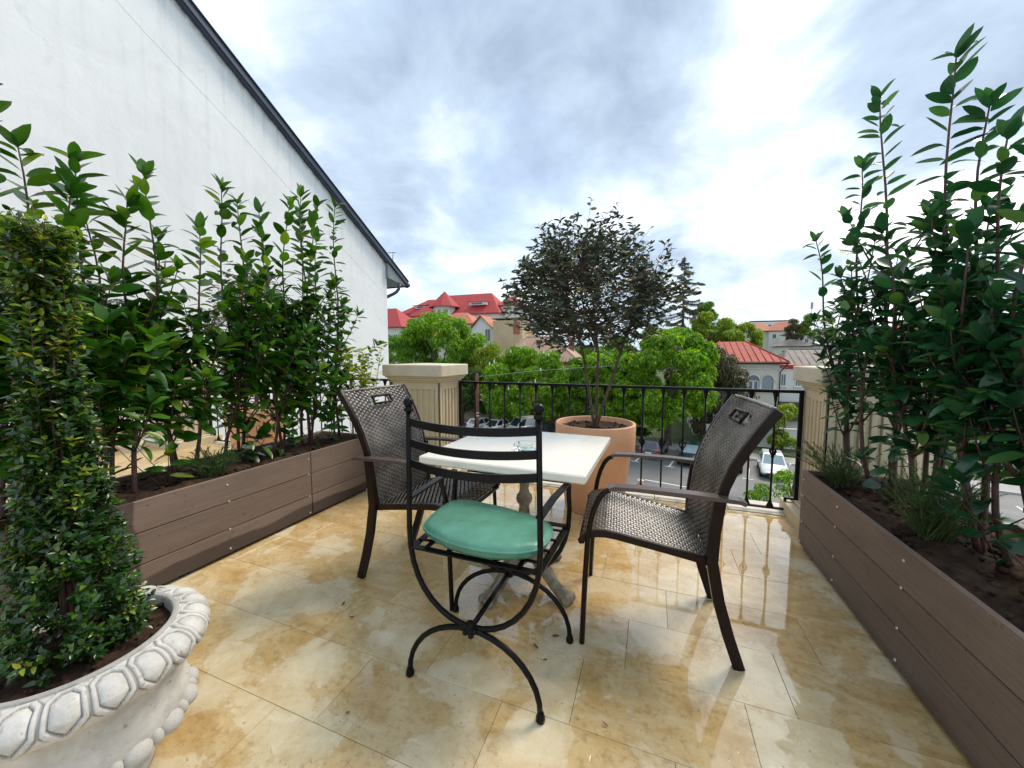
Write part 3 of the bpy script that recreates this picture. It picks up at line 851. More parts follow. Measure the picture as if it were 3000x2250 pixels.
b = MB(); rnd = random.Random(5); rows = []
for i in range(14):
    r_ = .2 * i / 13; rows.append([(r_ * math.cos(2 * math.pi * j / 40), r_ * math.sin(2 * math.pi * j / 40), .418 + rnd.uniform(-.006, .006) + .02 * (1 - i / 13)) for j in range(40)])
b.grid(rows, closed=True)
for k in range(70):
    a = rnd.uniform(0, 6.28); r_ = .19 * math.sqrt(rnd.random()); b.ball((r_ * math.cos(a), r_ * math.sin(a), .425), rnd.uniform(.004, .011), 5, 4)
obj('soil', b, SOIL, U)

# ------------------------------------------------------------------ terracotta pots
TERRA = mat('terracotta', (.74, .40, .225), .62, 0, .10, 5, .2, 50)
def terracotta(loc, label, s=1.0):
    t = thing('terracotta_pot', label, 'pot', loc, 0, 'terracotta pots by the railings')
    b = MB(); b.lathe([(.02, .0), (.225, .0), (.235, .01), (.287, .47), (.2885, .478), (.312, .482), (.316, .488), (.320, .695), (.316, .703), (.300, .705), (.294, .699), (.286, .62), (.27, .58)], 72)
    m_ = M.Diagonal((s, s, s, 1)); b.v = [tuple(m_ @ V(p)) for p in b.v]
    obj('pot_body', b, TERRA, t)
    b = MB(); rnd = random.Random(9); rows = []
    for i in range(12):
        r_ = .284 * s * i / 11; rows.append([(r_ * math.cos(2 * math.pi * j / 36), r_ * math.sin(2 * math.pi * j / 36), s * (.66 + rnd.uniform(-.006, .006))) for j in range(36)])
    b.grid(rows, closed=True)
    for k in range(50):
        a = rnd.uniform(0, 6.28); r_ = s * .27 * math.sqrt(rnd.random()); b.ball((r_ * math.cos(a), r_ * math.sin(a), .664 * s), rnd.uniform(.006, .014), 5, 4)
    obj('soil', b, SOIL, t)


terracotta((-.425, 3.06, 0), 'large terracotta pot behind the cafe table by the railing')
terracotta((-4.17, 2.90, 0), 'terracotta pot half hidden behind the left planter stems', .95)
terracotta((-7.75, 2.95, 0), 'terracotta pot at the far left of the neighbouring terrace', .95)
# ------------------------------------------------------------------ leaves and plants
def leaf_mesh(L, W, droop, fold, tip=.55, nl=6, curl=0.0):
    """leaf along +X, face towards +Z"""
    b = MB(); rows = []
    for i in range(nl + 1):
        u = i / nl
        w_ = W * .5 * (math.sin(math.pi * min(1, u ** (.80 if tip > .5 else .62))) ** .62) if 0 < u < 1 else .0
        if i == 0: w_ = W * .04
        x = L * (u - .12 * droop * u * u); z = -L * droop * u * u * .55 + L * .05 * math.sin(u * 5 + curl) * curl
        rows.append([(x, -w_, z + fold * w_), (x, 0, z), (x, w_, z + fold * w_)])
    b.grid(rows)
    return b


def petiole(b, l): 
    b.tube([(-l, 0, -.15 * l), (0.004, 0, 0)], .0011, 3, cap=False)
    return b


def leafset(name, specs, material):
    r = []
    for sp in specs:
        me = leaf_mesh(*sp).mesh(name); me.materials.append(material); r.append((me, sp))
    return r


LAUREL_L = leafmat('laurel_leaf', (.020, .084, .007), (.066, .180, .017), .27, .22, (1.7, 1.9, .5))
LAUREL_R = leafmat('laurel_leaf_blue', (.015, .070, .026), (.040, .138, .050), .27, .18, (1.3, 1.9, .8))
BARK = mat('laurel_bark', (.105, .042, .028), .55, 0, .35, 22, .4, 90, dark=(.030, .014, .011))
SHOOT = mat('green_shoot', (.10, .14, .04), .5, 0, .2, 20)
LSPEC = [(1.0, .44, .35, .25, .6), (1.0, .40, .65, .35, .6), (1.0, .48, .12, .16, .6), (1.0, .41, .95, .28, .6, 6, .6), (1.0, .50, .3, .05, .6), (1.0, .43, -.15, .3, .6), (1.0, .38, .5, .5, .6, 6, -.7)]


def frame(d, up, roll=0.0):
    d = d.normalized(); z = up - d * d.dot(up)
    if z.length < 1e-4: z = V((1, 0, 0)) - d * d.x
    z.normalize(); y = z.cross(d)
    m = M((d, y, z)).transposed()
    if roll: m = m @ M.Rotation(roll, 3, 'X')
    return m


class Plant:
    """collects stems and leaf placements; the leaves that show largest become objects, the rest one stuff part"""
    def __init__(s, name, label, cat, loc, group, leafmeshes, barkm, seed, nmax=300, leafname='leaf', seen=None):
        s.t = thing(name, label, cat, loc, 0, group); s.loc = V(loc); s.L = []; s.stems = []; s.lm = leafmeshes; s.bm = barkm
        s.r = random.Random(seed); s.nmax = nmax; s.leafname = leafname; s.seen = seen

    def leaf(s, p, d, size, up=V((0, 0, 1)), roll=0.0, k=None):
        s.L.append((V(p), frame(d, up, roll), size, k if k is not None else s.r.randrange(len(s.lm))))

    def stem(s, pts, r0, r1, n=6, name='stem', mat_=None):
        b = MB(); k = len(pts); b.tube([V(p) - s.loc for p in pts], [lerp(r0, r1, i / (k - 1)) for i in range(k)], n)
        s.stems.append((b, name, mat_))

    def finish(s, minor=None):
        small = MB()
        for b, nm, m_ in s.stems:
            if nm == 'twig': small.add(b.v, b.f, True)
            else: obj(nm, b, m_ or s.bm, s.t)
        if small.v: obj('twigs', small, minor or s.bm, s.t, kind='stuff')
        cv = (cam.matrix_basis.inverted())

        def rank(e):
            q = cv @ e[0]
            if q.z > -.05: return 1e9
            out = abs(q.x / q.z) > 1.40 or abs(q.y / q.z) > 1.06
            return (-q.z / e[2]) * (50 if out else 1)
        s.L.sort(key=rank)
        for p, m, sz, k in s.L[:s.nmax]:
            o = bpy.data.objects.new(s.leafname, s.lm[k][0]); COL.objects.link(o); o.parent = s.t
            o.matrix_basis = M.Translation(p - s.loc) @ m.to_4x4() @ M.Diagonal((sz, sz, sz, 1))
        rest = s.L[s.nmax:]
        base = [([V(v.co) for v in me.vertices], [tuple(f.vertices) for f in me.polygons]) for me, _ in s.lm]
        for mt in dict.fromkeys(me.materials[0] for me, _ in s.lm):
            b = MB()
            for p, m, sz, k in rest:
                if s.lm[k][0].materials[0] is not mt: continue
                vs, fs = base[k]; q = p - s.loc
                b.add([m @ (v * sz) + q for v in vs], fs, True)
            if b.v: obj('foliage', b, mt, s.t, kind='stuff')
        return s.t


def shoot(P, pts, start, spacing, size, droop=0.0, tipleaves=True, az=None, spread=62, two=True):
    """leaves along a polyline, alternate and roughly in two ranks, arching out"""
    r = P.r; seg = [0]
    for a, c in zip(pts[:-1], pts[1:]): seg.append(seg[-1] + (V(c) - V(a)).length)
    L = seg[-1]; u = start * L; k = 0
    az0 = az if az is not None else r.uniform(0, 6.28)
    while u < L:
        i = max(j for j in range(len(pts) - 1) if seg[j] <= u + 1e-9); f = (u - seg[i]) / max(1e-6, seg[i + 1] - seg[i])
        p = V(pts[i]).lerp(V(pts[i + 1]), f); t = (V(pts[i + 1]) - V(pts[i])).normalized()
        a = az0 + (math.pi if k % 2 else 0) + r.gauss(0, .55) + k * .12
        side = V((math.cos(a), math.sin(a), 0)); side = (side - t * side.dot(t)).normalized()
        fr = u / L
        ang = R(lerp(spread + 18, spread - 14, fr ** 2) + r.gauss(0, 9))
        d = t * math.cos(ang) + side * math.sin(ang)
        sz = size * r.uniform(.78, 1.15) * lerp(.95, 1.0, fr) * (1 if fr < .93 else .85)
        P.leaf(p + side * .006, d, sz, up=t + V((0, 0, .35)), roll=r.gauss(0, .28))
        u += spacing * r.uniform(.7, 1.3) * (1 if fr < .9 else .6); k += 1
    if tipleaves:
        p = V(pts[-1]); t = (p - V(pts[-2])).normalized()
        for j in range(4):
            a = az0 + j * 1.7 + r.uniform(-.3, .3); side = V((math.cos(a), math.sin(a), 0))
            P.leaf(p, t * 1.0 + side * r.uniform(.25, .8), size * r.uniform(.7, 1.0), up=-side + V((0, 0, .2)), roll=r.gauss(0, .3))


def laurel(label, base, tops, seed, lm, group, size=.115, low=.22, side_n=14, spacing=.033, lift=.6, suck=3):
    P = Plant('laurel_shrub', label, 'shrub', base, group, lm, BARK, seed)
    r = P.r; B = V(base)
    for ti, top in enumerate(tops):
        T_ = V(top); b0 = B + V((r.uniform(-.05, .05), r.uniform(-.09, .09), -.03))
        h = T_.z - b0.z; lo = max(low, .46 / h)
        mid = b0.lerp(T_, .35) + V((r.uniform(-.05, .05), r.uniform(-.07, .07), 0)); m2 = b0.lerp(T_, .7) + V((r.uniform(-.03, .03), r.uniform(-.04, .04), 0))
        # stems leave the soil at a slant and straighten up
        b1 = b0 + V(((T_.x - b0.x) * .25 + r.uniform(-.08, .08), (T_.y - b0.y) * .3 + r.uniform(-.12, .12), h * .18))
        pts = bez(b0, b1, m2, T_, 14); w1, w2 = r.uniform(0, 6), r.uniform(0, 6)
        pts = [p + V((math.sin(i * .9 + w1) * .013, math.sin(i * .75 + w2) * .015, 0)) * min(1, i / 3) for i, p in enumerate(pts)]
        P.stem(pts, r.uniform(.0105, .0145), .0028, 7)
        shoot(P, pts, lo + .08, spacing, size)
        for k in range(side_n):
            f = lerp(lo * .85, max(.62, lo + .15), (k + r.random()) / side_n); i = int(f * 14); p = pts[i]
            a = r.uniform(0, 6.28); L = r.uniform(.16, .40) * (1 if f < .45 else .75) * (h / 2 + .2)
            d = V((math.cos(a) * .75, math.sin(a) * .75, r.uniform(lift, lift + .7))).normalized()
            # stay clear of the facade side a little: keep growth over the box
            e = p + d * L
            bp = bez(p, p + d * L * .4, p + d * L * .75 + V((0, 0, .05)), e + V((0, 0, .10)), 6)
            P.stem(bp, .0055, .002, 5, 'branch')
            shoot(P, bp, .12, spacing * .92, size * r.uniform(.85, 1.02), spread=66)
    # a few leafy suckers and large low leaves
    for k in range(suck):
        a = r.uniform(0, 6.28); d = V((math.cos(a) * .6, math.sin(a) * .6, r.uniform(.5, 1.0))).normalized(); L = r.uniform(.16, .34)
        p = B + V((r.uniform(-.05, .05), r.uniform(-.12, .12), 0)); bp = bez(p, p + d * L * .4, p + d * L * .8, p + d * L + V((0, 0, .04)), 5)
        P.stem(bp, .0035, .0015, 4, 'branch'); shoot(P, bp, .3, .05, size * 1.05, spread=70)
    return P.finish()


LL = leafset('leaf', LSPEC, LAUREL_L); LR = leafset('leaf', LSPEC, LAUREL_R)
GL = 'cherry laurel shrubs in the left planter'; GR = 'cherry laurel shrubs in the right planter'
ZL = .478; ZR = .470
laurel('big leaved laurel at the near end of the left planter behind the clipped box', (-2.74, .72, ZL), [(-2.66, .74, 2.36), (-2.80, .90, 2.22), (-2.6, .98, 2.0)], 11, LL, GL, 0.149)
laurel('bushy laurel second from the near end of the left planter with broad tip leaves', (-2.72, 1.06, ZL), [(-2.70, 1.03, 2.20), (-2.72, 1.22, 2.08), (-2.82, 1.12, 2.0)], 12, LL, GL, 0.138)
laurel('laurel with three dark bare stems rising beside the small green conifer tuft', (-2.75, 1.40, ZL), [(-2.70, 1.335, 2.26), (-2.66, 1.54, 2.02), (-2.85, 1.42, 1.95)], 13, LL, GL, 0.127)
laurel('laurel in front of the neighbouring pillar with a bare twig above its leaves', (-2.76, 1.76, ZL), [(-2.70, 1.70, 2.33), (-2.74, 1.86, 2.30), (-2.62, 1.80, 1.9)], 14, LL, GL, 0.119)
laurel('laurel in front of the half hidden terracotta pot', (-2.74, 2.06, ZL), [(-2.70, 1.99, 2.28), (-2.70, 2.20, 2.42), (-2.85, 2.1, 2.15)], 15, LL, GL, 0.119)
laurel('tallest bushy laurel of the left planter seen against the white wall', (-2.74, 2.36, ZL), [(-2.70, 2.33, 2.52), (-2.72, 2.50, 2.52), (-2.62, 2.40, 2.2), (-2.84, 2.42, 2.4)], 16, LL, GL, 0.119)
laurel('slender laurel at the far end of the left planter near the woven chair', (-2.72, 2.60, ZL), [(-2.70, 2.67, 2.56), (-2.74, 2.70, 1.35)], 17, LL, GL, 0.116, side_n=7)

laurel('small leaning laurel at the far end of the right planter by the pillar', (1.20, 2.76, ZR), [(.97, 3.02, 1.98), (1.10, 2.86, 1.75)], 21, LR, GR, 0.093, low=.36, side_n=11, lift=.95, suck=2)
laurel('laurel with two tall shoots near the far end of the right planter', (1.19, 2.62, ZR), [(1.15, 2.77, 2.66), (1.10, 2.84, 2.33), (1.22, 2.60, 1.75)], 22, LR, GR, 0.107, low=.36, side_n=11, lift=.95, suck=2)
laurel('tallest laurel of the right planter with one long straight shoot against the sky', (1.21, 2.32, ZR), [(1.20, 2.31, 2.55), (1.04, 2.38, 1.84), (1.28, 2.45, 1.95), (1.32, 2.22, 1.85)], 23, LR, GR, 0.116, low=.36, side_n=11, lift=.95, suck=2)
laurel('laurel with reddish stem and a sparse top twig beside the low green tuft', (1.29, 2.04, ZR), [(1.30, 2.265, 2.30), (1.24, 2.06, 2.07), (1.14, 2.05, 1.72)], 24, LR, GR, 0.116, low=.36, side_n=11, lift=.95, suck=2)
laurel('broad leaved laurel at the right edge with pale green top leaves', (1.27, 1.78, ZR), [(1.22, 1.90, 1.90), (1.32, 1.96, 1.98), (1.16, 1.80, 1.55)], 25, LR, GR, 0.116, low=.36, side_n=11, lift=.95, suck=2)
laurel('nearest laurel of the right planter mostly outside the view', (1.28, 1.38, ZR), [(1.25, 1.45, 1.85), (1.15, 1.60, 1.5)], 26, LR, GR, 0.116, low=.36, side_n=11, lift=.95, suck=2)

# ------------------------------------------------------------------ low tufts in the boxes
JUN = leafmat('juniper_needle', (.020, .065, .012), (.055, .14, .025), .5, .15)
def tuft(label, base, n, h, spread, seed, bias=(0, 0)):
    t = thing('juniper_tuft', label, 'plant', base, 0, 'low green conifer tufts in the planters'); r = random.Random(seed)
    st = MB(); nb = MB()
    for k in range(n):
        a = r.uniform(0, 6.28); e = r.uniform(.15, 1.0) * spread
        d = V((math.cos(a) * e + bias[0] * r.random(), math.sin(a) * e + bias[1] * r.random(), h * r.uniform(.45, 1.0)))
        p0 = V((r.uniform(-.05, .05), r.uniform(-.05, .05), 0)); pts = bez(p0, p0 + d * .4 + V((0, 0, .03)), p0 + d * .8 + V((0, 0, .02)), p0 + d, 7)
        st.tube(pts, [.0022 - .0002 * i for i in range(8)], 3, cap=False)
        for i in range(1, 8):
            for q in range(7):
                p = pts[i - 1].lerp(pts[i], r.random()); t_ = (pts[i] - pts[i - 1]).normalized()
                s_ = V((r.gauss(0, 1), r.gauss(0, 1), r.gauss(0, 1))); s_ = (s_ - t_ * s_.dot(t_)).normalized(); L = r.uniform(.014, .028)
                dd = (t_ * .8 + s_ * .7).normalized() * L; w_ = s_.cross(t_) * .0016
                nb.add([p - w_, p + w_, p + dd], [(0, 1, 2)])
    obj('stem', st, SHOOT, t); obj('needles', nb, JUN, t, kind='stuff')
tuft('feathery green juniper tuft at the pillar end of the right planter', (1.08, 2.72, .475), 75, .24, .22, 31, (-.08, .05))
tuft('dense green juniper tuft in the middle of the right planter below the laurels', (1.13, 2.06, .475), 120, .30, .20, 32)
tuft('small green juniper tuft in the left planter between bare laurel stems', (-2.62, 1.52, .48), 80, .17, .17, 33)

# ------------------------------------------------------------------ yellow green spindle shrub at the end of the left box
EUO = leafmat('spindle_leaf', (.17, .24, .015), (.36, .40, .03), .35, .3)
ES = leafset('leaf', [(1, .55, .2, .2, .4, 4), (1, .48, .5, .3, .4, 4), (1, .6, .1, .1, .4, 4)], EUO)
P = Plant('spindle_shrub', 'yellow green small leaved shrub at the far end of the left planter', 'shrub', (-2.48, 2.68, .48), None, ES, SHOOT, 41, 260)
for k in range(26):
    a = P.r.uniform(0, 6.28); b0 = P.loc + V((P.r.uniform(-.08, .08), P.r.uniform(-.05, .05), 0)); e = b0 + V((math.cos(a) * .13, math.sin(a) * .09 + .03, P.r.uniform(.40, .86)))
    pts = bez(b0, b0.lerp(e, .3), b0.lerp(e, .7) + V((0, 0, .05)), e, 9); P.stem(pts, .004, .0015, 4)
    for i in range(2, 10):
        for q in range(5):
            aa = P.r.uniform(0, 6.28); d = V((math.cos(aa), math.sin(aa), P.r.uniform(.1, .9)))
            P.leaf(pts[i] + V((0, 0, P.r.uniform(-.03, .02))) + d * .012, d, P.r.uniform(.034, .054), roll=P.r.gauss(0, .5))
P.finish()

# ------------------------------------------------------------------ clipped box column in the urn
BOXM = leafmat('box_leaf', (.010, .042, .005), (.034, .108, .010), .26, .16, spec=.6)
BOXY = leafmat('box_leaf_young', (.085, .16, .010), (.20, .27, .03), .35, .3)
BX = leafset('leaf', [(1, .50, .25, .25, .4, 4), (1, .45, .5, .35, .4, 4), (1, .55, .1, .15, .4, 4)], BOXM)
BXY = leafset('leaf', [(1, .46, .2, .25, .4, 4), (1, .42, .5, .35, .4, 4)], BOXY)
P = Plant('box_column', 'clipped dark green box shrub growing as a column in the stone urn', 'shrub', (UC.x, UC.y, .42), None, BX + BXY, BARK, 51, 300)
r = P.r
BOXO = [(0, .15), (.21, .122), (.42, .088), (.66, .064), (.91, .042), (1.15, .015)]
def boxr(z):                                                     # radius of the clipped outline by height above soil
    for (a, ra), (c, rc) in zip(BOXO[:-1], BOXO[1:]):
        if z <= c: return lerp(ra, rc, (z - a) / (c - a))
    return .02
for k in range(11):
    a = r.uniform(0, 6.28); q = r.uniform(.0, .06); top = r.uniform(.7, 1.0) if k else 1.16
    b0 = P.loc + V((math.cos(a) * q * .5, math.sin(a) * q * .5, -.02)); e = P.loc + V((math.cos(a) * q, math.sin(a) * q, top))
    P.stem(bez(b0, b0.lerp(e, .3), b0.lerp(e, .7), e, 6), .007, .002, 5)
def boxshoot(p, d, L, young, n=7, sz=.021):
    pts = bez(p, p + d * L * .35, p + d * L * .7 + V((0, 0, .008)), p + d * L + V((0, 0, .02)), 5)
    P.stem(pts, .0016, .0008, 3, 'twig')
    a = r.uniform(0, 3.14)
    for j in range(n):
        f = (j + .6) / n; i = min(4, int(f * 5)); q = pts[i].lerp(pts[i + 1], f * 5 - i); t = (pts[i + 1] - pts[i]).normalized()
        x = t.cross(V((0, 0, 1)) if abs(t.z) < .9 else V((1, 0, 0))).normalized(); y = t.cross(x)
        a += math.pi / 2
        for s in (0, math.pi):
            sd = x * math.cos(a + s) + y * math.sin(a + s)
            P.leaf(q + sd * .002, sd * .85 + t * .7, sz * r.uniform(.75, 1.2), up=t + sd * -.2 + V((0, 0, .3)), roll=r.gauss(0, .35), k=(3 + r.randrange(2)) if young and f > .3 else r.randrange(3))
for k in range(1400):
    z = 1.12 * (r.random() ** .85) + .02; a = r.uniform(0, 6.28); rr = boxr(z); L = r.uniform(.045, .085)
    p = P.loc + V((math.cos(a) * max(.0, rr - L * .8), math.sin(a) * max(.0, rr - L * .8), z - .03))
    d = V((math.cos(a), math.sin(a), r.uniform(.15, 1.2 + z * .6))).normalized()
    boxshoot(p, d, L, z > .55 and r.random() < (z - .45) * .6 or r.random() < .06)
for x, y, z0, z1 in ((-.01, .0, .85, 1.20), (.045, .02, .72, 1.04), (.035, -.04, .62, .93), (-.05, .03, .75, 1.02), (-.05, -.03, .6, .88), (.045, .02, .45, .72), (.0, -.045, .5, .78), (.045, -.03, .36, .60)):
    boxshoot(P.loc + V((x, y, z0)), V((r.uniform(-.06, .06), r.uniform(-.06, .06), 1)), z1 - z0, True, 19, .026)
for k in range(26):
    a = r.uniform(-1.2, 2.6); p = P.loc + V((math.cos(a) * .07, math.sin(a) * .07, r.uniform(.0, .05))); boxshoot(p, V((math.cos(a), math.sin(a), r.uniform(.2, .6))).normalized(), r.uniform(.07, .12), r.random() < .2)
P.finish()

# ------------------------------------------------------------------ potted photinia trees
PHO = leafmat('photinia_leaf', (.030, .052, .030), (.078, .108, .064), .34, .12, (1.6, 1.2, .6))
PB = mat('pale_trunk', (.115, .078, .046), .75, 0, .3, 24, .5, 80, dark=(.045, .028, .018))
PH = leafset('leaf', [(1, .34, .4, .3, .6, 4), (1, .30, .7, .4, .6, 4), (1, .38, .2, .2, .6, 4)], PHO)
def photinia(label, base, c, rad, trunks, seed, n=520, nmax=300, lsz=.050):
    P = Plant('potted_tree', label, 'tree', base, 'small dark leaved trees in terracotta pots', PH, PB, seed, nmax); r = P.r; C = V(c); ends = []
    for k, (fx, fz) in enumerate(trunks):
        b0 = V(base) + V((r.uniform(-.025, .025), r.uniform(-.03, .03), -.02)); f = V((fx, base[1] + r.uniform(-.06, .06), fz))
        P.stem(bez(b0, b0.lerp(f, .35) + V((r.uniform(-.015, .015), 0, 0)), b0.lerp(f, .7) + V((r.uniform(-.015, .015), 0, 0)), f, 10), .014, .0105, 7, 'trunk')
        for q in range(4):
            a = r.uniform(0, 6.28); e = C + V((math.cos(a) * rad[0] * .45 + (f.x - C.x) * .5, math.sin(a) * rad[1] * .45, rad[2] * r.uniform(-.45, .45)))
            pts = bez(f, f.lerp(e, .3) + V((0, 0, .06)), f.lerp(e, .7) + V((0, 0, .05)), e, 7); P.stem(pts, .0085, .004, 5, 'branch'); ends += pts[2:]
    ph = [r.uniform(0, 6.28) for _ in range(6)]
    for k in range(n):
        # end point in the crown's shell, uneven outline
        a = r.uniform(0, 6.28); cz = r.uniform(-.95, 1); s = math.sqrt(max(0, 1 - cz * cz)) if cz > 0 else (1 - (-cz) ** 3.2) ** (1 / 2.2)
        lump = 1 + .10 * math.sin(3 * a + ph[0]) * s + .09 * math.sin(5 * cz + ph[1]) + .07 * math.sin(7 * a + 4 * cz + ph[2])
        q = r.uniform(.45, 1.0) ** .6 * lump
        e = C + V((math.cos(a) * s * rad[0], math.sin(a) * s * rad[1], cz * rad[2])) * q
        near = min(r.sample(ends, 10), key=lambda p: (p - e).length + .6 * max(0, p.z - e.z))
        mid = near.lerp(e, .5) + V((0, 0, -.03 * r.random()))
        pts = bez(near, near.lerp(mid, .6), mid.lerp(e, .5), e + V((0, 0, .02)), 5); P.stem(pts, .0034, .0011, 3, 'twig')
        az = r.uniform(0, 6.28)
        for j in range(r.randint(6, 9)):
            f = 1 - .5 * r.random() ** 1.5; i = min(4, int(f * 5)); p = pts[i].lerp(pts[i + 1], f * 5 - i); t = (pts[i + 1] - pts[i]).normalized(); az += 2.4
            sd = V((math.cos(az), math.sin(az), r.uniform(-.3, .3)))
            P.leaf(p, t * r.uniform(.3, .9) + sd, lsz * r.uniform(.7, 1.25), up=V((r.gauss(0, .5), r.gauss(0, .5), 1)) + sd * -.2, roll=r.gauss(0, .9))
    return P.finish()


photinia('dark leaved round crowned small tree with three thin trunks in the large terracotta pot', (-.425, 3.06, .66), (-.52, 3.06, 1.765), (.72, .64, .565), [(-.52, 1.18), (-.405, 1.26), (-.235, 1.27)], 61, 1040, 300, .054)
photinia('brownish small tree in the half hidden pot behind the left laurels', (-4.17, 2.90, .62), (-4.25, 2.95, 1.75), (.55, .5, .5), [(-4.25, 1.2), (-4.1, 1.25)], 62, 200, 120, .055)
photinia('brownish small tree in the pot at the far left of the neighbouring terrace', (-7.75, 2.95, .62), (-7.75, 2.95, 1.85), (.60, .5, .55), [(-7.8, 1.2), (-7.65, 1.25)], 63, 220, 120, .055)

# ------------------------------------------------------------------ bits on the wet floor
DEAD = leafmat('dead_leaf', (.10, .045, .018), (.20, .09, .035), .5, .1, (1, .8, .5))
dl = leafset('leaf', [(1, .42, -.5, .5, .6, 4), (1, .36, -.9, .8, .6, 4)], DEAD)
for i, (x, y, s, lab) in enumerate(((-.385, 1.53, .034, 'brown fallen leaf under the table nearest the iron chair'), (-.42, 1.44, .026, 'brown fallen leaf between iron chair leg and table foot'), (-.37, 1.40, .022, 'slim fallen leaf right of the iron chair hub'), (-.105, 1.20, .020, 'tiny dark red fallen leaf on the floor before the right woven chair'), (-1.42, 1.36, .024, 'fallen leaf near the left woven chair rear leg'), (-1.30, 1.32, .026, 'fallen twig like leaf by the pale floor patch'), (-.97, .93, .016, 'tiny fallen leaf on the pale floor patch in front of the iron chair'), (-1.55, 1.62, .018, 'tiny fallen leaf beside the left planter screws'))):
    me = dl[i % 2][0]; o = bpy.data.objects.new('fallen_leaf', me); COL.objects.link(o); o.location = (x, y, .003); o.scale = (s, s, s); o.rotation_euler = (RND.uniform(-.2, .2), 0, RND.uniform(0, 6.28)); tag(o, lab, 'leaf', 'fallen leaves on the wet floor')
# ------------------------------------------------------------------ street, ground and hill
GZ = -7.5
SA = R(-13); UX, UY = math.cos(SA), math.sin(SA); NX, NY = -UY, UX          # along and across the street


def sv(s, v, z=0.0): return V((UX * s + NX * v, UY * s + NY * v, z))


GRASS = mat('grass_ground', (.060, .085, .025), .9, 0, .5, .6, .6, 6, dark=(.03, .045, .014))
ASPH = mat('asphalt', (.155, .155, .152), .55, 0, .16, .7, .25, 30, dark=(.115, .116, .118))
PAVE = mat('pavement_concrete', (.34, .33, .31), .7, 0, .14, 1.5, .3, 20)
PAINT = mat('road_paint', (.74, .74, .72), .6, 0, .10, 6)
b = MB(); rows = []
xs = [-420 + 20 * i for i in range(43)]; ys = [4.0] + [16 + 14 * j for j in range(46)]
def ground_z(x, y):
    t = min(1, max(0, (y - 62) / 95)); t = t * t * (3 - 2 * t)
    return GZ - .08 + 11.0 * t + (1.2 * math.sin(x * .021) + .8 * math.sin(y * .033 + x * .011)) * t
for y in ys: rows.append([(x, y, ground_z(x, y)) for x in xs])
b.grid(rows); struct('ground', b, GRASS)


def strip(name, s0, s1, v0, v1, z0, z1, m, rot=SA):
    b = MB(); c = sv((s0 + s1) / 2, (v0 + v1) / 2, (z0 + z1) / 2); b.box(c, (s1 - s0, v1 - v0, z1 - z0), rz=SA); return struct(name, b, m)


strip('road', -110, 120, 19.5, 36.6, GZ - .06, GZ, ASPH)
strip('pavement', -110, 120, 36.6, 38.6, GZ - .07, GZ + .12, PAVE)
strip('kerb', -110, 120, 36.42, 36.6, GZ - .07, GZ + .13, mat('kerb_stone', (.42, .41, .39), .7))
strip('pavement', -110, 120, 16.5, 19.3, GZ - .07, GZ + .12, PAVE)
strip('kerb', -110, 120, 19.3, 19.5, GZ - .07, GZ + .13, mat('kerb_stone', (.42, .41, .39), .7))
for k in range(-8, 9):
    strip('road_marking', k * 6.2 - 1.4 - 5, k * 6.2 + 2.6 - 5, 26.45, 26.57, GZ, GZ + .004, PAINT)
for k in range(-14, 12):
    s = -5.6 + 2.62 * k
    b = MB(); b.box(sv(s, 32.2, GZ + .002), (.11, 2.9, .004), rz=SA); b.box(sv(s, 30.7, GZ + .0045), (.7, .11, .003), rz=SA); struct('road_marking', b, PAINT)

# ------------------------------------------------------------------ trees beyond the railing
TRUNK = mat('tree_bark', (.085, .062, .045), .85, 0, .3, 3, .8, 14, dark=(.04, .028, .02))
def foliage_mat(name, a, b, trans=.42, rough=.45): return leafmat(name, a, b, rough, trans, (1.5, 1.8, .5))
F_LIME = foliage_mat('foliage_lime', (.095, .225, .005), (.215, .390, .010))
F_MID = foliage_mat('foliage_mid', (.070, .180, .006), (.150, .290, .012))
F_YEL = foliage_mat('foliage_yellow', (.15, .24, .012), (.26, .35, .03))
F_BRN = foliage_mat('foliage_brownish', (.060, .062, .022), (.115, .110, .040), .15)
F_BLUE = foliage_mat('foliage_spruce', (.10, .12, .115), (.16, .185, .175), .1)
F_DEEP = foliage_mat('foliage_deep', (.030, .085, .012), (.060, .140, .020))
WHITE_FL = mat('blossom_white', (.72, .70, .60), .7)


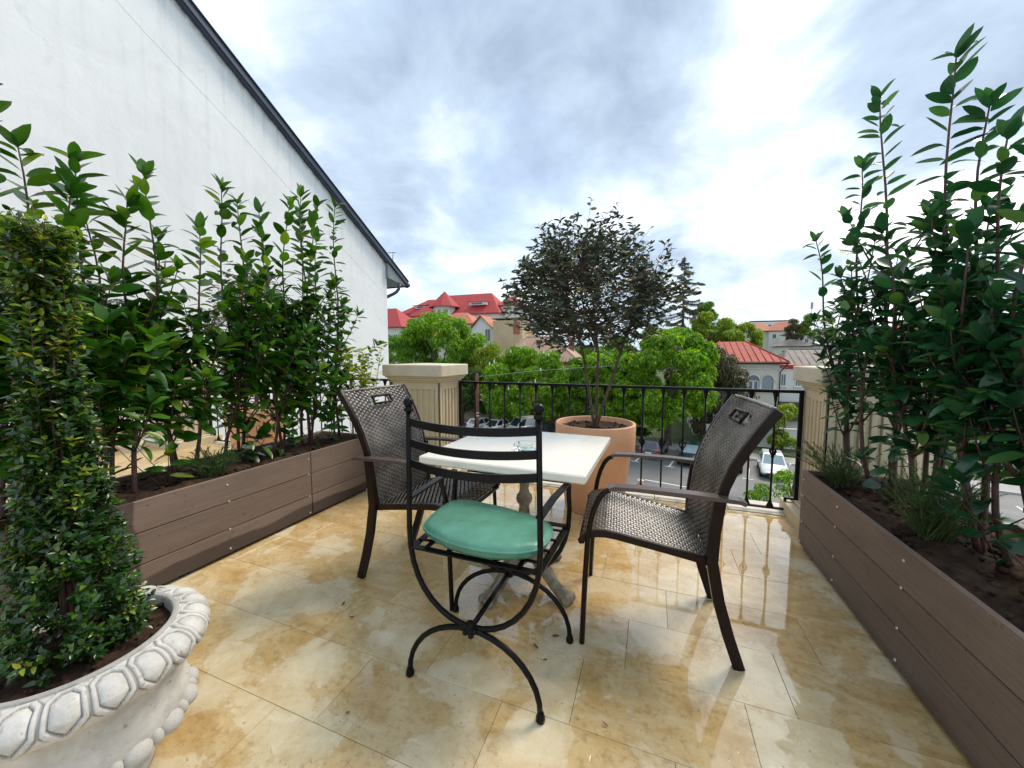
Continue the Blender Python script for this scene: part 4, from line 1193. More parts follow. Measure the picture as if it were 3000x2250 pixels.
def tree(name, label, loc, top, c, rad, lobes, leaves, lsz, m, seed, palm=5, droop=.5, lobe_r=.42, group='trees beyond the railing', flowers=0, trunk_r=.22, hollow=.5, limbs=7):
    """trunk and limbs, crown of leaf sprays gathered in uneven lobes"""
    r = random.Random(seed); L = V(loc); t = thing(name, label, 'tree', L, 0, group); C = V(c) - L
    b = MB(); cz0 = C.z - rad[2] * .55
    b.tube(bez((0, 0, -.1), (r.uniform(-.2, .2), 0, cz0 * .4), (C.x * .4, C.y * .4, cz0 * .8), (C.x * .6, C.y * .6, cz0 + .4), 8), [lerp(trunk_r * 1.25, trunk_r * .7, i / 8) for i in range(9)], 9)
    LB = []
    for k in range(lobes):
        a = r.uniform(0, 6.28); z = r.uniform(-.85, .95); s = math.sqrt(1 - z * z) * r.uniform(.62, .95)
        q = V((math.cos(a) * s * rad[0], math.sin(a) * s * rad[1], z * rad[2] * .88))
        LB.append((C + q, r.uniform(.7, 1.25) * lobe_r * (rad[0] + rad[2]) * .5))
    for k in range(limbs):
        e, _ = LB[k % len(LB)]; s0 = V((C.x * .6, C.y * .6, cz0 + r.uniform(-.6, .4)))
        b.tube(bez(s0, s0.lerp(e, .3) + V((0, 0, .5)), s0.lerp(e, .7) + V((0, 0, .3)), e, 6), [lerp(trunk_r * .5, .03, i / 6) for i in range(7)], 6)
    obj('trunk', b, TRUNK, t)
    cb = MB(); per = leaves // lobes
    V0 = []; F0 = []
    for e, lr in LB:
        for k in range(per):
            u = V((r.gauss(0, 1), r.gauss(0, 1), r.gauss(0, 1))).normalized()
            if u.z < -.35 and r.random() < .6: u.z = -u.z
            p = e + V((u.x * lr, u.y * lr, u.z * lr * .8)) * (hollow + (1 - hollow) * r.random() ** .5) * r.uniform(.85, 1.1)
            out = (u + V((0, 0, .3)) + V((r.gauss(0, .4), r.gauss(0, .4), r.gauss(0, .4)))).normalized()
            x = out.orthogonal().normalized(); y = out.cross(x); a0 = r.uniform(0, 6.28); sz = lsz * r.uniform(.7, 1.3)
            for j in range(palm):
                a = a0 + j * 6.28 / palm * .8; d = x * math.cos(a) + y * math.sin(a); w_ = out.cross(d) * sz * .21
                tip = p + d * sz * 1.0 - V((0, 0, droop * sz)); md = p + d * sz * .55 + out * sz * .08 - V((0, 0, droop * sz * .25))
                o = len(V0); V0 += [p[:], (md + w_)[:], tip[:], (md - w_)[:]]; F0.append((o, o + 1, o + 2, o + 3))
    cb.v = V0; cb.f = F0; cb.sm = [False] * len(F0); cb.mi = [0] * len(F0)
    obj('crown', cb, m, t)
    if flowers:
        fb = MB()
        for k in range(flowers):
            e, lr = r.choice(LB); u = V((r.gauss(0, 1), r.gauss(0, 1) - .6, abs(r.gauss(0, .8)))).normalized(); p = e + u * lr * .95
            fb.lathe([(.09, 0), (.085, .12), (.05, .26), (.01, .36)], 5, c=p)
        obj('blossoms', fb, WHITE_FL, t, kind='stuff')
    return t


def at(x, y): return (x, y, GZ)
tree('chestnut_tree', 'big round bright green chestnut tree behind the right woven chair', at(1.6, 38.3), 0, (1.4, 38.3, -1.0), (4.4, 3.9, 5.2), 46, 14000, .30, F_LIME, 101, lobe_r=.25, hollow=.25, droop=.3, trunk_r=.30)
tree('chestnut_tree', 'bright green chestnut tree with white flower candles right of the near pillar', at(-12.9, 40.5), 0, (-13.1, 40.5, -2.4), (5.6, 4.0, 4.7), 46, 13000, .29, F_LIME, 102, lobe_r=.25, hollow=.25, droop=.3, flowers=46, trunk_r=.28)
tree('chestnut_tree', 'bright green chestnut seen between the trunks of the potted tree', at(-3.6, 41), 0, (-3.4, 41, -2.4), (3.9, 3.2, 4.6), 32, 8500, .30, F_LIME, 115, lobe_r=.27, droop=.3)
tree('chestnut_tree', 'smaller green tree between the flowering chestnut and the potted tree', at(-6.6, 41.5), 0, (-6.8, 41.5, -3.1), (3.0, 2.8, 3.9), 22, 4200, .32, F_MID, 103, lobe_r=.32)
tree('maple_tree', 'loose yellow green tree top in front of the red roofed mansion', at(-26.5, 43), 0, (-26.4, 43, 1.5), (6.4, 4, 5.3), 52, 10500, .30, F_LIME, 104, lobe_r=.24, palm=4, hollow=.2)
tree('maple_tree', 'yellow green tree beside the white wall corner', at(-33, 44), 0, (-32.4, 44, .0), (4.6, 4, 4.0), 30, 5500, .30, F_MID, 105, lobe_r=.26, palm=4, hollow=.3)
tree('maple_tree', 'round yellow green tree above the near pillar cap', at(-19.5, 44), 0, (-19.4, 44, -.6), (4.0, 3.6, 3.2), 26, 5000, .30, F_YEL, 106, lobe_r=.28, palm=4)
tree('maple_tree', 'low dark green tree behind the left part of the railing', at(-22.0, 41), 0, (-22.0, 41, -3.6), (5.0, 3.0, 3.2), 24, 4200, .30, F_DEEP, 107, lobe_r=.3, palm=4)
tree('yew_tree', 'brown green yew standing between the big chestnut and the arched house', at(6.35, 42.5), 0, (6.4, 42.5, -2.9), (2.2, 2.0, 5.4), 26, 5200, .26, F_BRN, 108, lobe_r=.30, palm=3, droop=.9)
tree('poplar_tree', 'narrow green ivy clad tree top right of the spruce', at(10.4, 92), 0, (10.4, 92, 9.0), (2.0, 2.0, 4.6), 22, 3600, .42, F_MID, 109, lobe_r=.30, palm=3)
tree('willow_tree', 'bright yellow tree behind the red roof of the arched house', at(9.6, 72), 0, (9.7, 72, 4.3), (4.2, 3, 4.0), 22, 3600, .40, F_YEL, 110, lobe_r=.30, palm=4)
tree('willow_tree', 'second yellow green tree to the right of the bright yellow tree', at(13.6, 74), 0, (13.8, 74, 3.6), (3.6, 3, 3.0), 20, 2800, .40, F_YEL, 111, lobe_r=.30, palm=4)
tree('far_tree', 'grey green far tree by the white blocks on the hill', (33.5, 112, 1.5), 0, (33.2, 112, 7.4), (2.6, 2, 2.8), 14, 1500, .40, F_BRN, 112, lobe_r=.34, palm=3, hollow=.2)
tree('far_tree', 'green far tree behind the small leaning laurel', (37.5, 114, 1.5), 0, (37.8, 114, 8.0), (4.2, 3, 3.6), 18, 2400, .46, F_MID, 113, lobe_r=.30, palm=3)
tree('far_tree', 'far tree on the hill behind the yellow trees', (17.5, 118, 2), 0, (18, 118, 6.8), (4, 3, 4), 14, 1800, .46, F_DEEP, 114, lobe_r=.32, palm=3)
for i, (x, y, z, w_) in enumerate(((27, 66, 1, 3.6), (33, 60, -1, 4), (24, 52, -2.5, 3.5), (30, 48, -3, 4), (19.5, 43, -3.6, 2.6))):
    tree('garden_tree', ('green garden tree right of the grey roof behind the laurels', 'garden tree far right behind the tallest laurel', 'leafy garden tree behind the right planter stems', 'broad garden tree glimpsed through the right laurels', 'low garden tree right of the arched house wing')[i], at(x, y), 0, (x, y, z - 1.5), (w_, 3, 4.2), 20, 2600, .36, (F_MID, F_DEEP, F_LIME, F_YEL, F_MID)[i], 120 + i, lobe_r=.3, palm=4)

for i, (x, y, zc, w_) in enumerate(((-8, 58, 0.2, 5), (-1, 62, .5, 5), (4.5, 57, -.8, 4), (-4, 74, 2.6, 6), (52, 80, 1, 6), (44, 70, -.5, 6), (62, 92, 3, 7), (-70, 60, 0, 6), (14.5, 60, -1.5, 3.6), (44, 88, 2, 4))):
    tree('background_tree', ('green tree behind the tan roofed house right end', 'green tree in the gap behind the potted tree crown', 'dark tree between the spruce foot and the big chestnut', 'far green tree behind the potted tree crown', 'tree on the slope far right behind the laurels', 'green tree behind the grey roof far right', 'far slope tree at the right edge', 'tree hidden left behind the gable wall', 'tree right behind the arched house roof', 'tree below the white far building')[i], at(x, y), 0, (x, y, zc - 2), (w_, 3.5, 4.6), 20, 2600, .42, (F_MID, F_DEEP, F_BRN, F_MID, F_DEEP, F_MID, F_DEEP, F_MID, F_MID, F_BRN)[i], 150 + i, lobe_r=.3, palm=4)

# spruce: a bare pole with tiers of hanging sprays
SP = thing('spruce_tree', 'tall thin grey green spruce rising behind the potted tree', 'tree', (4.6, 70, GZ), 0, 'trees beyond the railing'); r = random.Random(77)
b = MB(); b.tube([(0, 0, 0), (.1, 0, 12), (.0, 0, 25.3)], [.34, .22, .03], 8); obj('trunk', b, TRUNK, SP)
b = MB(); nb = MB()
WZ = [(7, 5.2), (13, 4.9), (16, 4.4), (20, 3.3), (23, 1.6), (25.4, .25)]
for k in range(64):
    z = 8 + 17.2 * k / 64 + r.uniform(-.12, .12); i0 = max(i for i in range(5) if WZ[i][0] <= z); f = (z - WZ[i0][0]) / (WZ[i0 + 1][0] - WZ[i0][0]); a = r.uniform(0, 6.28)
    L = lerp(WZ[i0][1], WZ[i0 + 1][1], f) * r.uniform(.7, 1.1); d = V((math.cos(a), math.sin(a), 0))
    pts = bez((0, 0, z), d * L * .35 + V((0, 0, z - .10 * L)), d * L * .7 + V((0, 0, z - .22 * L)), d * L + V((0, 0, z - .10 * L)), 7)
    b.tube(pts, [.05 - .006 * i for i in range(8)], 4)
    for i in range(1, 8):
        for q in range(int(14 + L * 5)):
            p = pts[i - 1].lerp(pts[i], r.random()); s = V((r.gauss(0, .55), r.gauss(0, .55), -abs(r.gauss(.6, .35)))).normalized() * r.uniform(.3, .8); w_ = V((-d.y, d.x, 0)) * .075
            nb.add([p - w_, p + w_, p + s + d * .12], [(0, 1, 2)])
obj('branches', b, TRUNK, SP); obj('crown', nb, F_BLUE, SP)

# shrubs at street level
tree('street_shrub', 'small pale green shrub top just below the terrace near the right pillar', (2.93, 12, -6.5), 0, (2.92, 12, -2.75), (.28, .3, .55), 6, 420, .075, F_MID, 131, group='shrubs below the terrace', palm=4, trunk_r=.03, lobe_r=.5, limbs=4)
tree('street_shrub', 'second shrub top below the terrace beside the right pillar foot', (3.75, 12.3, -6.5), 0, (3.8, 12.3, -2.5), (.40, .3, .55), 6, 420, .075, F_LIME, 132, group='shrubs below the terrace', palm=4, trunk_r=.03, lobe_r=.5, limbs=4)
tree('street_shrub', 'olive green bush in front of the arched house wing', at(11.0, 39), 0, (11.0, 39, -5.2), (1.3, 1.2, 2.0), 12, 1300, .24, F_YEL, 133, group='shrubs by the street', palm=4, trunk_r=.08, lobe_r=.36)
tree('street_shrub', 'small bright green bush left of the white parked car', at(7.2, 36.6), 0, (7.2, 36.6, -6.2), (.75, .7, 1.1), 8, 700, .18, F_LIME, 134, group='shrubs by the street', palm=4, trunk_r=.05, lobe_r=.4)
tree('street_shrub', 'dark hedge bush under the big chestnut tree', at(-2.6, 40.5), 0, (-2.6, 40.5, -6.4), (2.6, 1, 1.1), 12, 1300, .24, F_DEEP, 135, group='shrubs by the street', palm=4, trunk_r=.06, lobe_r=.36)

# ------------------------------------------------------------------ houses
W_WHITE = mat('white_plaster', (.72, .70, .66), .8, 0, .06, .7, .15, 12)
W_CREAM = mat('cream_plaster', (.66, .62, .52), .8, 0, .07, .7, .15, 12)
W_BEIGE = mat('beige_plaster', (.56, .43, .27), .85, 0, .10, .8, .2, 12)
R_RED = mat('red_tiles', (.40, .045, .045), .75, 0, .16, 1.2, .3, 14)
R_ORANGE = mat('orange_tiles', (.46, .15, .075), .7, 0, .2, 1.6, .4, 14)
R_RUST = mat('rust_red_metal', (.36, .060, .040), .65, 0, .22, .8, .15, 10, spec=.2)
R_TAN = mat('tan_metal_roof', (.36, .235, .165), .6, .1, .16, .9, .2, 8)
R_GREY = mat('grey_brown_roof', (.20, .165, .150), .7, 0, .16, .9, .2, 8)
PANE = glassmat('window_pane', (.055, .070, .085), .06)
PANE2 = glassmat('pale_pane', (.17, .22, .25), .10)
FRAME = mat('window_frame', (.70, .70, .68), .5)
DARKF = mat('dark_trim', (.045, .022, .020), .5)
BRICK = mat('chimney_brick', (.32, .13, .085), .85, 0, .25, 4)


def window(t, x, y, z, w_, h, face, pane=PANE, frame_=FRAME, bars=(1, 1)):
    """face: 'y-' (towards the street) or 'x+' / 'x-'"""
    rz = {'y-': 0, 'x+': R(90), 'x-': R(-90)}[face]
    b = MB(); f = .09
    b.box((-w_ / 2 + f / 2, 0, 0), (f, .10, h)); b.box((w_ / 2 - f / 2, 0, 0), (f, .10, h)); b.box((0, 0, h / 2 - f / 2), (w_ - 2 * f, .10, f)); b.box((0, 0, -h / 2 + f / 2), (w_ - 2 * f, .10, f)); b.box((0, -.05, -h / 2 - .05), (w_ + .16, .22, .10))
    for i in range(1, bars[0] + 1): b.box((-w_ / 2 + w_ * i / (bars[0] + 1), 0, 0), (.05, .08, h - 2 * f))
    o = obj('window', b, frame_, t); o.location = (x, y, z); o.rotation_euler = (0, 0, rz)
    p = MB(); p.box((0, .01, 0), (w_ - 2 * f + .01, .03, h - 2 * f + .01)); obj('pane', p, pane, o)
    return o


def hip(w_, d, z0, z1, ridge, over=.5, th=.16, rx=0.0):
    """hip roof solid; ridge: length of the ridge along x (0: pyramid)"""
    b = MB(); x, y = w_ / 2 + over, d / 2 + over
    lo = [(-x, -y, z0), (x, -y, z0), (x, y, z0), (-x, y, z0)]; h = ridge / 2
    b.add([(p[0], p[1], p[2] - th) for p in lo] + lo + [(-h + rx, 0, z1), (h + rx, 0, z1)], [(3, 2, 1, 0), (0, 1, 5, 4), (1, 2, 6, 5), (2, 3, 7, 6), (3, 0, 4, 7), (4, 5, 9, 8), (5, 6, 9), (6, 7, 8, 9), (7, 4, 8)])
    return b


def gable(w_, d, z0, z1, over=.4, th=.15):
    """ridge along y"""
    b = MB(); x, y = w_ / 2 + over, d / 2 + over
    for s in (-1, 1):
        b.add([(s * x, -y, z0), (s * x, y, z0), (0, y, z1), (0, -y, z1), (s * x, -y, z0 + th), (s * x, y, z0 + th), (0, y, z1 + th), (0, -y, z1 + th)],
              [(0, 1, 2, 3), (7, 6, 5, 4), (0, 3, 7, 4), (1, 5, 6, 2), (0, 4, 5, 1)])
    return b


def seams(t, m, w_, d, z0, z1, ridge, over, n, rx=0.0):
    """raised standing seams on the street side and on the right hip"""
    b = MB(); x, y = w_ / 2 + over, d / 2 + over; h = ridge / 2
    for i in range(n + 1):
        u = lerp(-x, x, i / n)
        lo = -h + rx; hi = h + rx
        f = 1.0 if lo <= u <= hi else ((u + x) / (lo + x) if u < lo else (x - u) / (x - hi))
        if f > .04: b.tube([(u, -y, z0 + .03), (u, -y + y * f, z0 + (z1 - z0) * f + .03)], .035, 4)
    for p in ((-h + rx), (h + rx)): b.tube([(math.copysign(x, p - rx), -y, z0 + .03), (p, 0, z1 + .04)], .06, 5)
    b.tube([(-h + rx, 0, z1 + .04), (h + rx, 0, z1 + .04)], .06, 5)
    obj('roof_seams', b, m, t, kind='stuff')


def chimney(t, roof, x, y, z0, z1, w_=.7):
    b = MB(); b.box((x, y, (z0 + z1) / 2), (w_, w_ * .8, z1 - z0)); b.box((x, y, z1 + .06), (w_ + .18, w_ * .8 + .18, .12)); obj('chimney', b, BRICK, roof)


def simple_house(label, cx, cy, w_, d, eave, ridge, base, wall, roofm, kind='hip', rl=None, rz=0.0, wins=(), over=.5, group='houses across the street', name='house', seam=0, chim=()):
    t = thing(name, label, 'house', (cx, cy, 0), rz, group)
    b = MB(); b.box((0, 0, (eave + base) / 2 - .3), (w_, d, eave - base + .6))
    if kind == 'gable':
        for s in (-1, 1): b.add([(-w_ / 2, s * d / 2, eave - .01), (w_ / 2, s * d / 2, eave - .01), (0, s * d / 2, ridge - .02), (-w_ / 2, s * (d / 2 - .2), eave - .01), (w_ / 2, s * (d / 2 - .2), eave - .01), (0, s * (d / 2 - .2), ridge - .02)], [(0, 1, 2), (5, 4, 3), (0, 2, 5, 3), (1, 4, 5, 2)])
    obj('wall', b, wall, t)
    rl = rl if rl is not None else max(0, w_ - d)
    if kind == 'hip': rb = hip(w_, d, eave + .16, ridge, rl, over)
    elif kind == 'gable': rb = gable(w_, d, eave - .15, ridge, over)
    else: rb = MB(); rb.box((0, 0, eave + .31), (w_ + .3, d + .3, .16))
    rf = obj('roof', rb, roofm, t)
    if kind == 'hip':
        g = MB(); x, y = w_ / 2 + over, d / 2 + over
        for p, q in (((-x, -y), (x, -y)), ((x, -y), (x, y)), ((-x, -y), (-x, y))): g.tube([(p[0], p[1] - .06, eave + .04), (q[0], q[1] - .06, eave + .04)], .07, 6)
        obj('gutter', g, DARKF, rf)
    if seam: seams(t, roofm, w_, d, eave + .16, ridge, rl, over, seam)
    for (x, y, z0, z1) in chim: chimney(t, rf, x, y, z0, z1)
    for wn in wins: window(t, *wn)
    return t


# mansion with the big red roof
MA = thing('mansion', 'large white mansion with a sprawling red tiled roof and turret', 'house', (-45.6, 86.6, 0), 0, 'houses across the street')
b = MB(); b.box((.5, 0, 2.0), (23, 11.5, 18.6)); b.box((-11.8, 1.0, 2.4), (9.0, 9.0, 18.8)); b.box((12.6, 1.5, 2.8), (4.5, 9, 20)); obj('wall', b, W_WHITE, MA)
rb = hip(23.2, 11.6, 11.0, 16.6, 13.0, .9, .25, 1.2); ro = obj('roof', rb, R_RED, MA)
b = hip(9.4, 9.2, 11.9, 16.0, 2.0, .9, .25, 1.5); b.v = [(x - 11.8, y + 1.0, z) for x, y, z in b.v]; obj('roof', b, R_RED, MA)
b = hip(4.9, 9.2, 13.0, 15.6, 1.0, .6, .2); b.v = [(x + 12.8, y + 1.5, z) for x, y, z in b.v]; obj('roof', b, R_RED, MA)
tt = MB(); tt.lathe([(2.7, 2.0), (2.7, 12.9)], 10, c=(-2.4, -5.6, 0), smooth=False, cap=True); obj('turret', tt, W_WHITE, MA)
tt = MB(); tt.lathe([(3.9, 12.7), (3.9, 12.85), (2.7, 14.1), (1.35, 15.4), (.03, 16.7)], 10, c=(-2.4, -5.6, 0), smooth=False); obj('turret_roof', tt, R_RED, MA)
for (x, y, z, w_) in ((6.3, -4.9, 13.4, 5.4), (-11.2, -2.6, 13.5, 4.4)):
    b = MB(); b.add([(x - w_ / 2, y - .9, z + .55), (x + w_ / 2, y - .9, z + .55), (x + w_ / 2 - .5, y + 1.6, z + 1.0), (x - w_ / 2 + .5, y + 1.6, z + 1.0), (x - w_ / 2, y - .9, z + .38), (x + w_ / 2, y - .9, z + .38)], [(0, 1, 2, 3), (4, 5, 1, 0)]); d = obj('dormer', b, R_RED, MA)
    b = MB(); b.box((x, y + .2, z), (w_ - 1.2, 1.2, .62)); obj('dormer_front', b, FRAME, d)
    b = MB(); b.box((x - .2, y - .42, z), (w_ - 2.6, .06, .36)); obj('pane', b, PANE, d)
for x in (-7.5, 1.5, 4.0, 6.6, 9.2): window(MA, x, -5.80, 9.2, 1.3, 1.9, 'y-')
for x in (1.5, 4.0, 6.6, 9.2): window(MA, x, -5.80, 5.6, 1.3, 1.9, 'y-')
for x in (-14.4, -11.8, -9.4): window(MA, x, -3.55, 9.9, 1.2, 1.8, 'y-')
for k in range(3):
    a = R(-90 + (k - 1) * 36); o = window(MA, -2.4 + 2.62 * math.cos(a), -5.6 + 2.62 * math.sin(a), 11.2, 1.0, 1.8, 'y-', DARKF and PANE); o.rotation_euler = (0, 0, a + R(90))

simple_house('red roofed house left of the mansion beside the white wall corner', -59.5, 74, 14, 9, 7.3, 12.2, GZ, W_CREAM, R_RED, rl=5, over=.7, wins=[(3.5, -4.5, 5.0, 1.3, 1.7, 'y-'), (5.6, -4.5, 5.0, 1.1, 1.7, 'y-')])
simple_house('low cottage with a salmon roof in front of the mansion left side', -38.5, 62, 7, 6, 4.2, 6.3, GZ, W_CREAM, R_ORANGE, rl=1.5, wins=[(0, -3, 3, 1.2, 1.4, 'y-')])
simple_house('house with salmon hipped roof below the mansion turret', -36.0, 67, 9.0, 8, 6.9, 9.6, GZ, W_WHITE, R_ORANGE, rl=2.5, wins=[(2, -4, 5.8, 1.2, 1.5, 'y-'), (4, -4, 5.8, 1.0, 1.5, 'y-')])
simple_house('white gabled house with orange roof and one dark window', -27.8, 63, 6.0, 8, 4.6, 7.9, GZ, W_WHITE, R_ORANGE, 'gable', wins=[(1.2, -4, 4.6, 1.1, 2.2, 'y-'), (-1.0, -4, 2.6, 1.1, 1.6, 'y-'), (1.5, -4, 1.4, 1.1, 1.6, 'y-')])
BG = simple_house('plain beige building with flat top behind the potted tree left side', -22.4, 61, 5.2, 7, 6.9, 0, GZ, W_BEIGE, R_GREY, 'flat')
b = MB(); b.box((1.6, -3.53, 5.6), (1.1, .06, 2.0)); obj('brick_patch', b, BRICK, BG)
simple_house('tan metal roofed house left of the potted tree trunk', -15.8, 54, 12.6, 9, .2, 3.9, GZ, W_BEIGE, R_TAN, rl=4.0, seam=30, chim=[(2.0, 1.2, 1.5, 3.9), (4.6, .8, .8, 3.4)], wins=[(5.3, -4.5, -1.5, .9, 1.7, 'y-', PANE, BRICK), (3.2, -4.5, -1.5, .9, 1.7, 'y-', PANE, BRICK)])
simple_house('low orange roofed house left of the arched house behind the yew', 7.0, 76, 8, 6, 2.4, 4.4, GZ, W_CREAM, R_RUST, rl=4, wins=[(1, -3, .8, 1.1, 1.3, 'y-')])
simple_house('grey brown roofed house right of the arched house', 20.5, 62, 8.5, 7, -.2, 2.0, GZ, W_CREAM, R_GREY, rl=6, seam=12, wins=[(-2, -3.5, -2, 1.1, 1.4, 'y-'), (1, -3.5, -2, 1.1, 1.4, 'y-')])

# the house with the arched loggia
AX, AY = 8.3, 45.0
A = thing('arched_house', 'cream house with three arched windows under a rust red hipped roof', 'house', (AX, AY, 0), 0, 'houses across the street')
b = MB(); b.box((0, 4.5, -3.65), (7.6, 9, 8.1)); obj('wall', b, W_CREAM, A)
b = hip(7.6, 9, .56, 2.75, 2.6, .62, .16, .3); b.v = [(x, y + 4.5, z) for x, y, z in b.v]; ro = obj('roof', b, R_RUST, A)
g = MB(); x, y = 3.8 + .62, -.62
for p, q in (((-x, y), (x, y)), ((x, y), (x, 9.6))): g.tube([(p[0], p[1] - .07, .42), (q[0], q[1] - .07, .42)], .09, 6)
g.box((0, -.30, .33), (8.6, .60, .06)); obj('gutter', g, DARKF, ro)
b = MB()
for i in range(15):
    u = lerp(-4.4, 4.4, i / 14); f = 1.0 if -1.0 <= u <= 1.6 else ((u + 4.42) / 3.42 if u < -1 else (4.42 - u) / 2.82)
    if f > .05: b.tube([(u, -.62, .60), (u, -.62 + 5.12 * f, .60 + 2.19 * f)], .035, 4)
b.tube([(4.42, -.62, .60), (1.6, 4.5, 2.80)], .06, 5); b.tube([(-4.42, -.62, .60), (-1.0, 4.5, 2.80)], .06, 5); obj('roof_seams', b, R_RUST, A, kind='stuff')
def archpoly(w_, h, n=12):
    r_ = w_ / 2; return [(-r_, 0), (r_, 0)] + [(r_ * math.cos(math.pi * i / n), h - r_ + r_ * math.sin(math.pi * i / n)) for i in range(n + 1)]
for k, cx in enumerate((.36, 1.56, 2.80)):
    w_, h = 1.0, 1.5; p = archpoly(w_, h); b = MB(); n = len(p)
    for (dy, sc) in ((-.012, 1.0),):
        b.add([(cx + q[0], dy, -2.35 + q[1]) for q in p] + [(cx + q[0], .05, -2.35 + q[1]) for q in p], [tuple(range(n)), tuple(range(n, 2 * n))[::-1]] + [(i, i + n, (i + 1) % n + n, (i + 1) % n) for i in range(n)])
    pn = obj('pane', b, PANE if k == 1 else PANE2, None)
    f = MB(); r_ = w_ / 2 + .07; pts = [(cx + r_, -.05, -2.35)] + [(cx + r_ * math.cos(math.pi * i / 12), -.05, -1.35 + r_ * math.sin(math.pi * i / 12)) for i in range(13)] + [(cx - r_, -.05, -2.35)]
    f.tube(pts, 0, flat=(.07, .09), up=(0, 1, 0))
    if k == 1:
        f.box((cx, -.06, -1.45), (.96, .06, .09)); f.box((cx, -.06, -1.9), (.16, .06, .85)); f.box((cx - .42, -.06, -1.9), (.1, .06, .85)); f.box((cx + .42, -.06, -1.9), (.1, .06, .85))
    o = obj('window', f, W_CREAM if k != 1 else FRAME, A); pn.parent = o
    b = MB(); b.lathe([(.14, -2.36), (.14, -2.28), (.09, -2.22), (.08, -1.45), (.14, -1.36), (.15, -1.28)], 10, c=(cx + .61, -.12, 0)); obj('column', b, W_WHITE, A)
b = MB(); b.box((.2, -.10, -2.47), (7.9, .28, .16)); b.box((.2, -.04, -.18), (7.7, .10, .10)); obj('ledge', b, W_WHITE, A)
b = MB(); b.tube([(4.35, -.66, .40), (4.2, -.5, .15), (3.86, -.10, -.5), (3.86, -.10, -7.4)], .055, 6); obj('downpipe', b, DARKF, A)
for x, z in ((.4, -4.8), (2.4, -4.8), (-2.2, -4.8)): window(A, x, -.02, z, 1.1, 1.7, 'y-')
b = MB(); b.box((5.1, 3.2, -3.75), (2.6, 4.4, 7.5)); obj('wing', b, W_WHITE, A)
b = MB(); b.box((5.1, 3.2, .10), (3.0, 4.9, .20)); b.box((5.1, .92, -.12), (3.0, .10, .16)); obj('wing_roof', b, R_RUST, A)
window(A, 4.45, .98, -1.35, .55, 1.3, 'y-'); window(A, 5.7, .98, -1.35, .55, 1.3, 'y-')
b = MB(); b.box((5.0, .62, -4.55), (2.0, .7, 1.9)); obj('carport_opening', b, mat('opening_shade', (.10, .075, .06), .8), A)  # solid box; the opening's inner shade is put into its dark colour

# white garden wall and fence below it
gw = MB(); gw.box((9.2, 41.2, -6.6), (8.0, .25, 1.8)); gw.box((9.2, 41.2, -5.66), (8.1, .36, .10)); o = obj('garden_wall', gw, W_WHITE); tag(o, 'low white garden wall in front of the arched house', 'wall')
FE = thing('picket_fence', 'grey iron picket fence on the garden wall below the arched windows', 'fence', (8.2, 41.2, -5.6))
for i in range(17):
    b = MB(); b.box((-2.4 + .3 * i, 0, .55), (.05, .04, 1.1)); obj('picket', b, PAVE, FE)
b = MB(); b.box((0, .045, .25), (5.0, .04, .06)); obj('rail', b, PAVE, FE); b = MB(); b.box((0, .045, .9), (5.0, .04, .06)); obj('rail', b, PAVE, FE)
sw = MB(); sw.box((-20, 44.0, -6.3), (24, .4, 2.4)); o = obj('garden_wall', sw, mat('old_wall', (.30, .23, .15), .9, 0, .3, .8, .6, 5)); o.rotation_euler = (0, 0, 0); tag(o, 'old tan garden wall behind the parked van', 'wall')

# houses on the hill
for (lab, x, y, w_, d, e, rg, wm, rm, k) in (
        ('far orange roofed house on the hill right of the yellow trees', 30.5, 138, 9, 7, 8.4, 11.3, W_CREAM, R_ORANGE, 'hip'),
        ('far house with a peaked orange roof in the middle of the hill', 36.5, 136, 7.5, 6, 8.3, 11.4, W_WHITE, R_ORANGE, 'hip'),
        ('far flat white block behind the peaked orange roof', 36.5, 152, 11, 7, 12.3, 0, W_WHITE, R_GREY, 'flat'),
        ('far white terraced building below the peaked orange roof', 39.5, 128, 9.5, 6, 6.6, 0, W_WHITE, R_GREY, 'flat'),
        ('far small brown roofed house right of the white blocks', 46.8, 132, 7, 6, 5.8, 8.4, W_CREAM, R_ORANGE, 'gable'),
        ('far pale house at the foot of the hill', 31.8, 110, 6.5, 5, 3.2, 5.0, W_CREAM, R_GREY, 'hip'),
        ('far white house right of the pale house', 41.5, 112, 8.5, 6, 3.9, 0, W_WHITE, R_GREY, 'flat'),
        ('far long white building behind the leaning laurel', 47.5, 104, 11, 7, 2.6, 0, W_WHITE, R_GREY, 'flat'),
        ('far red roofed house behind the right laurels', 58, 118, 10, 8, 6.0, 9.5, W_CREAM, R_RUST, 'hip'),
        ('far orange roofed house at the right end of the hill', 74, 126, 10, 8, 7.0, 10, W_CREAM, R_ORANGE, 'hip')):
    base = ground_z(x, y) - .5
    wins = [(-w_ / 2 + w_ * (i + .5) / 3, -d / 2, e - 1.5, 1.0, 1.3, 'y-') for i in range(3)]
    simple_house(lab, x, y, w_, d, e, rg, base, wm, rm, k, wins=wins, over=.4, group='houses on the hill')
b = MB(); b.tube([(0, 0, 0), (0, 0, 9)], .06, 6); b.box((1.4, 0, 8.7), (2.8, .06, .06)); b.box((1.4, 0, 8.1), (2.8, .06, .06)); b.box((0, 0, 8.1), (.5, .3, 1.8)); o = obj('roof_aerial', b, mat('grey_metal', (.35, .36, .38), .5, .3), loc=(41.2, 128, 6.8)); tag(o, 'thin grey aerial mast with two crossbars on the white building', 'aerial')

